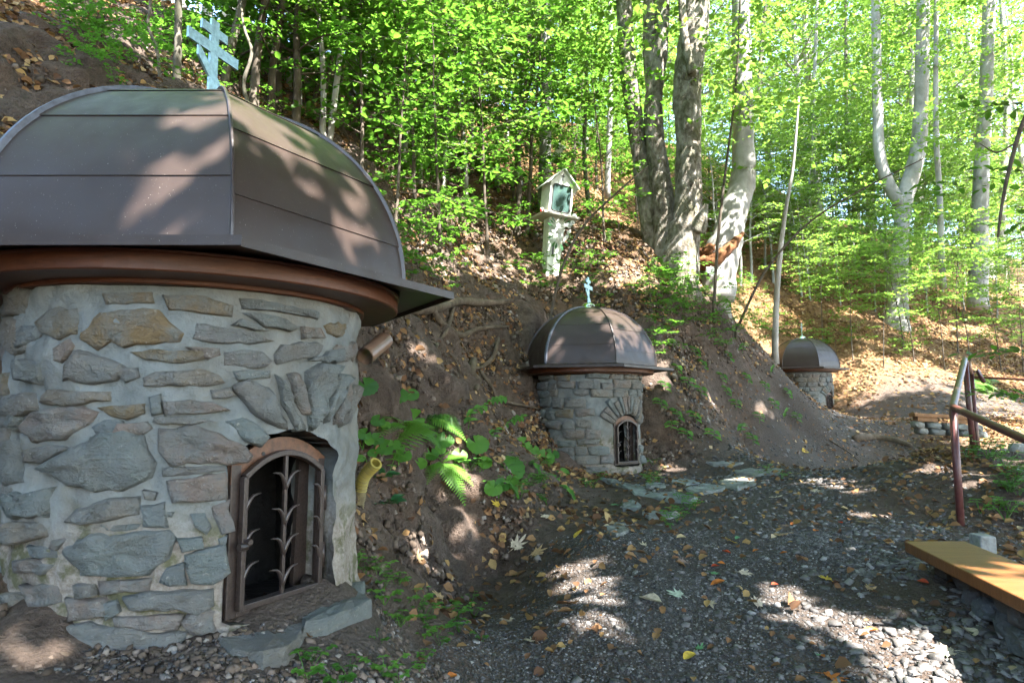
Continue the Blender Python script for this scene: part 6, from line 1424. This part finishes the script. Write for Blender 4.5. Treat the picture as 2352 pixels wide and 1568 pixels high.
q0 = np.c_[g.uniform(-8.8, 9.0, N), g.uniform(-2.0, 17.0, N)]        # evenly over a level plane, then followed down each sun ray to the ground
zz_ = np.full(N, 1.0)
for _ in range(14):
    gxy = q0 + np.outer(zz_ - 1.0, SUN[:2] / SUN[2]); zz_ = zz_ * .45 + .55 * gz0(gxy[:, 0], gxy[:, 1])
# added leaves thinned at far right and high hillside to let sun in
dens = np.clip(1.0 - .8 * np.clip((gxy[:, 1] - 12.5) / 3.5, 0, 1) * np.clip((gxy[:, 0] - 2.5) / 2, 0, 1), .05, 1)
dens *= np.where((gz0(gxy[:, 0], gxy[:, 1]) > 3.3) & (gxy[:, 1] > 6.5), .13, 1.0)
gxy = gxy[g.random(N) < dens]
z0_ = gz0(gxy[:, 0], gxy[:, 1]); hmin = np.maximum(5.0, (.78 * gxy[:, 1] - z0_ + 1.2) / 1.4 + .2); hgt = hmin + g.uniform(0, 4, len(gxy))
cp = np.c_[gxy, z0_] + SUN[None] * (hgt / SUN[2])[:, None]
keep = np.ones(len(cp), bool)
for p, r_ in zip(DP, DR):
    w = cp - p; al = w @ SUN; dist = np.linalg.norm(w - al[:, None] * SUN[None], axis=1)
    keep &= ~((dist < r_ * g.uniform(.92, 1.06, len(cp))) & (al > 0))
# nothing of this canopy hangs into the picture
el = (cp[:, 2] - CAM[2]) / np.maximum(cp[:, 1], .05); keep &= (cp[:, 1] < .3) | (el > .74)
cp = cp[keep]
# high leaf clumps with gaps, added to dapple the far slope
N2 = 80000; g2 = np.c_[g.uniform(3.5, 24, N2), g.uniform(15, 31, N2)]; cl2 = _vnoise(g2[:, 0] * .8, g2[:, 1] * .8, 61) + .6 * _vnoise(g2[:, 0] * 2.2, g2[:, 1] * 2.2, 62)
g2 = g2[cl2 > -.10]; c2 = np.c_[g2, gz0(g2[:, 0], g2[:, 1])] + SUN[None] * (g.uniform(13, 17, len(g2)) / SUN[2])[:, None]; k2 = np.ones(len(c2), bool)
for (u, v, rp) in [(1985,850,75),(2060,880,60),(1930,905,40),(1945,940,26),(2120,840,40),(2250,930,40),(1990,910,40),(2320,870,34),(1830,760,26),(1760,700,30),(2180,900,36),(1990,780,30)]:
    p = hit(u, v); w = c2 - p; al = w @ SUN; k2 &= ~(np.linalg.norm(w - al[:, None] * SUN[None], axis=1) < rp * p[1] / FPX * g.uniform(.8, 1.2, len(c2)))
# loose leaves added out of view to shade the distant dome
g3 = np.c_[8.25 + g.normal(0, .75, 5000), 19.3 + g.normal(0, .75, 5000)]; c3 = np.c_[g3, np.full(5000, 2.6)] + SUN[None] * (g.uniform(13, 16, 5000) / SUN[2])[:, None]; c2 = np.vstack([c2, c3]); k2 = np.concatenate([k2, np.ones(5000, bool)])
k2 &= (c2[:, 2] - CAM[2]) / np.maximum(c2[:, 1], .05) > .74
c2 = c2[k2]; cp = np.vstack([cp, c2])
hd = np.c_[g.normal(size=(len(cp), 2)), g.normal(0, .3, len(cp))]; nr = np.c_[g.normal(0, .45, (len(cp), 2)), np.ones(len(cp))] + SUN[None] * .3
sz = g.uniform(.16, .27, len(cp)); sz[-len(c2):] *= 1.15; rn = g.random(len(cp))
roots = [((6.9, -2.6), 'unseen beech added to shade the path from behind the plank bench'), ((9.8, 3.4), 'unseen beech added to shade the path from the valley side beyond the handrail'), ((2.6, -5.5), 'unseen beech added to shade the path from behind the viewer'), ((-3.9, -2.2), 'unseen beech added to shade the large well house from the upper left'), ((11.5, 9.2), 'unseen beech added to shade the bend of the path at far right'), ((17.5, 11.0), 'unseen tall beech added to shade the far slope from the valley side'), ((22.0, 17.0), 'unseen tall beech added to shade the far slope from beyond the right edge')]
ctr = np.array([r0_[0] for r0_ in roots]); own = np.argmin(np.hypot(cp[:, None, 0] - ctr[None, :, 0], cp[:, None, 1] - ctr[None, :, 1]), 1)
for i, ((x, y), lab) in enumerate(roots):
    sel = own == i; zb = g1(x, y) - .2; T = thing('beech_tree', (x, y, zb), lab, 'tree', 'unseen beeches added for shade')
    m = MB(); H = 13.0 if i < 5 else 19.0; tq = bez([(0, 0, 0), (.1, .05, 4), (-.1, .15, 8), (.1, 0, H)], 14); m.tube(tq, np.linspace(.26, .08, 14), 10)
    pts = cp[sel]; org = np.array((x, y, zb))
    if len(pts):
        for q in pts[g.integers(0, len(pts), 26)]:
            e = q - org; h = min(H - .5, max(5.0, e[2] - 2.0)); b = np.array((0, 0, h)); mid = b + (e - b) * .5 + (0, 0, .5); m.tube(bez([b, mid, e], 7), np.linspace(.06, .008, 7), 5, False)
        V, F, r3 = scatter(LEAF1[0], LEAF1[1], pts - org, frames(nr[sel], hd[sel]), sz[sel], rn[sel])
        link(bpy.data.objects.new('crown', np_mesh('crown', V, F, M_CANOPY, r3)), T)
    m.build('trunk', M_BEECHBARK, T, smooth=True)

# more of the wood round and behind the viewer
ORD = ['first', 'second', 'third', 'fourth', 'fifth', 'sixth', 'seventh', 'eighth', 'ninth', 'tenth', 'eleventh', 'twelfth', 'thirteenth', 'fourteenth']
for i, (x, y, s_) in enumerate([(-10,-9,.9),(-4,-17,1.0),(6,-18,.9),(14,-10,1.0),(-13,-1,.8),(20,4,.8),(23,13,.85),(27,19,.9),(-10,4,.8),(30,9,1.0)]):
    put_tall(x, y, 'beech of the wood behind the viewer, ' + ORD[i] + ' going round from the left', 'beeches behind the viewer', s_)
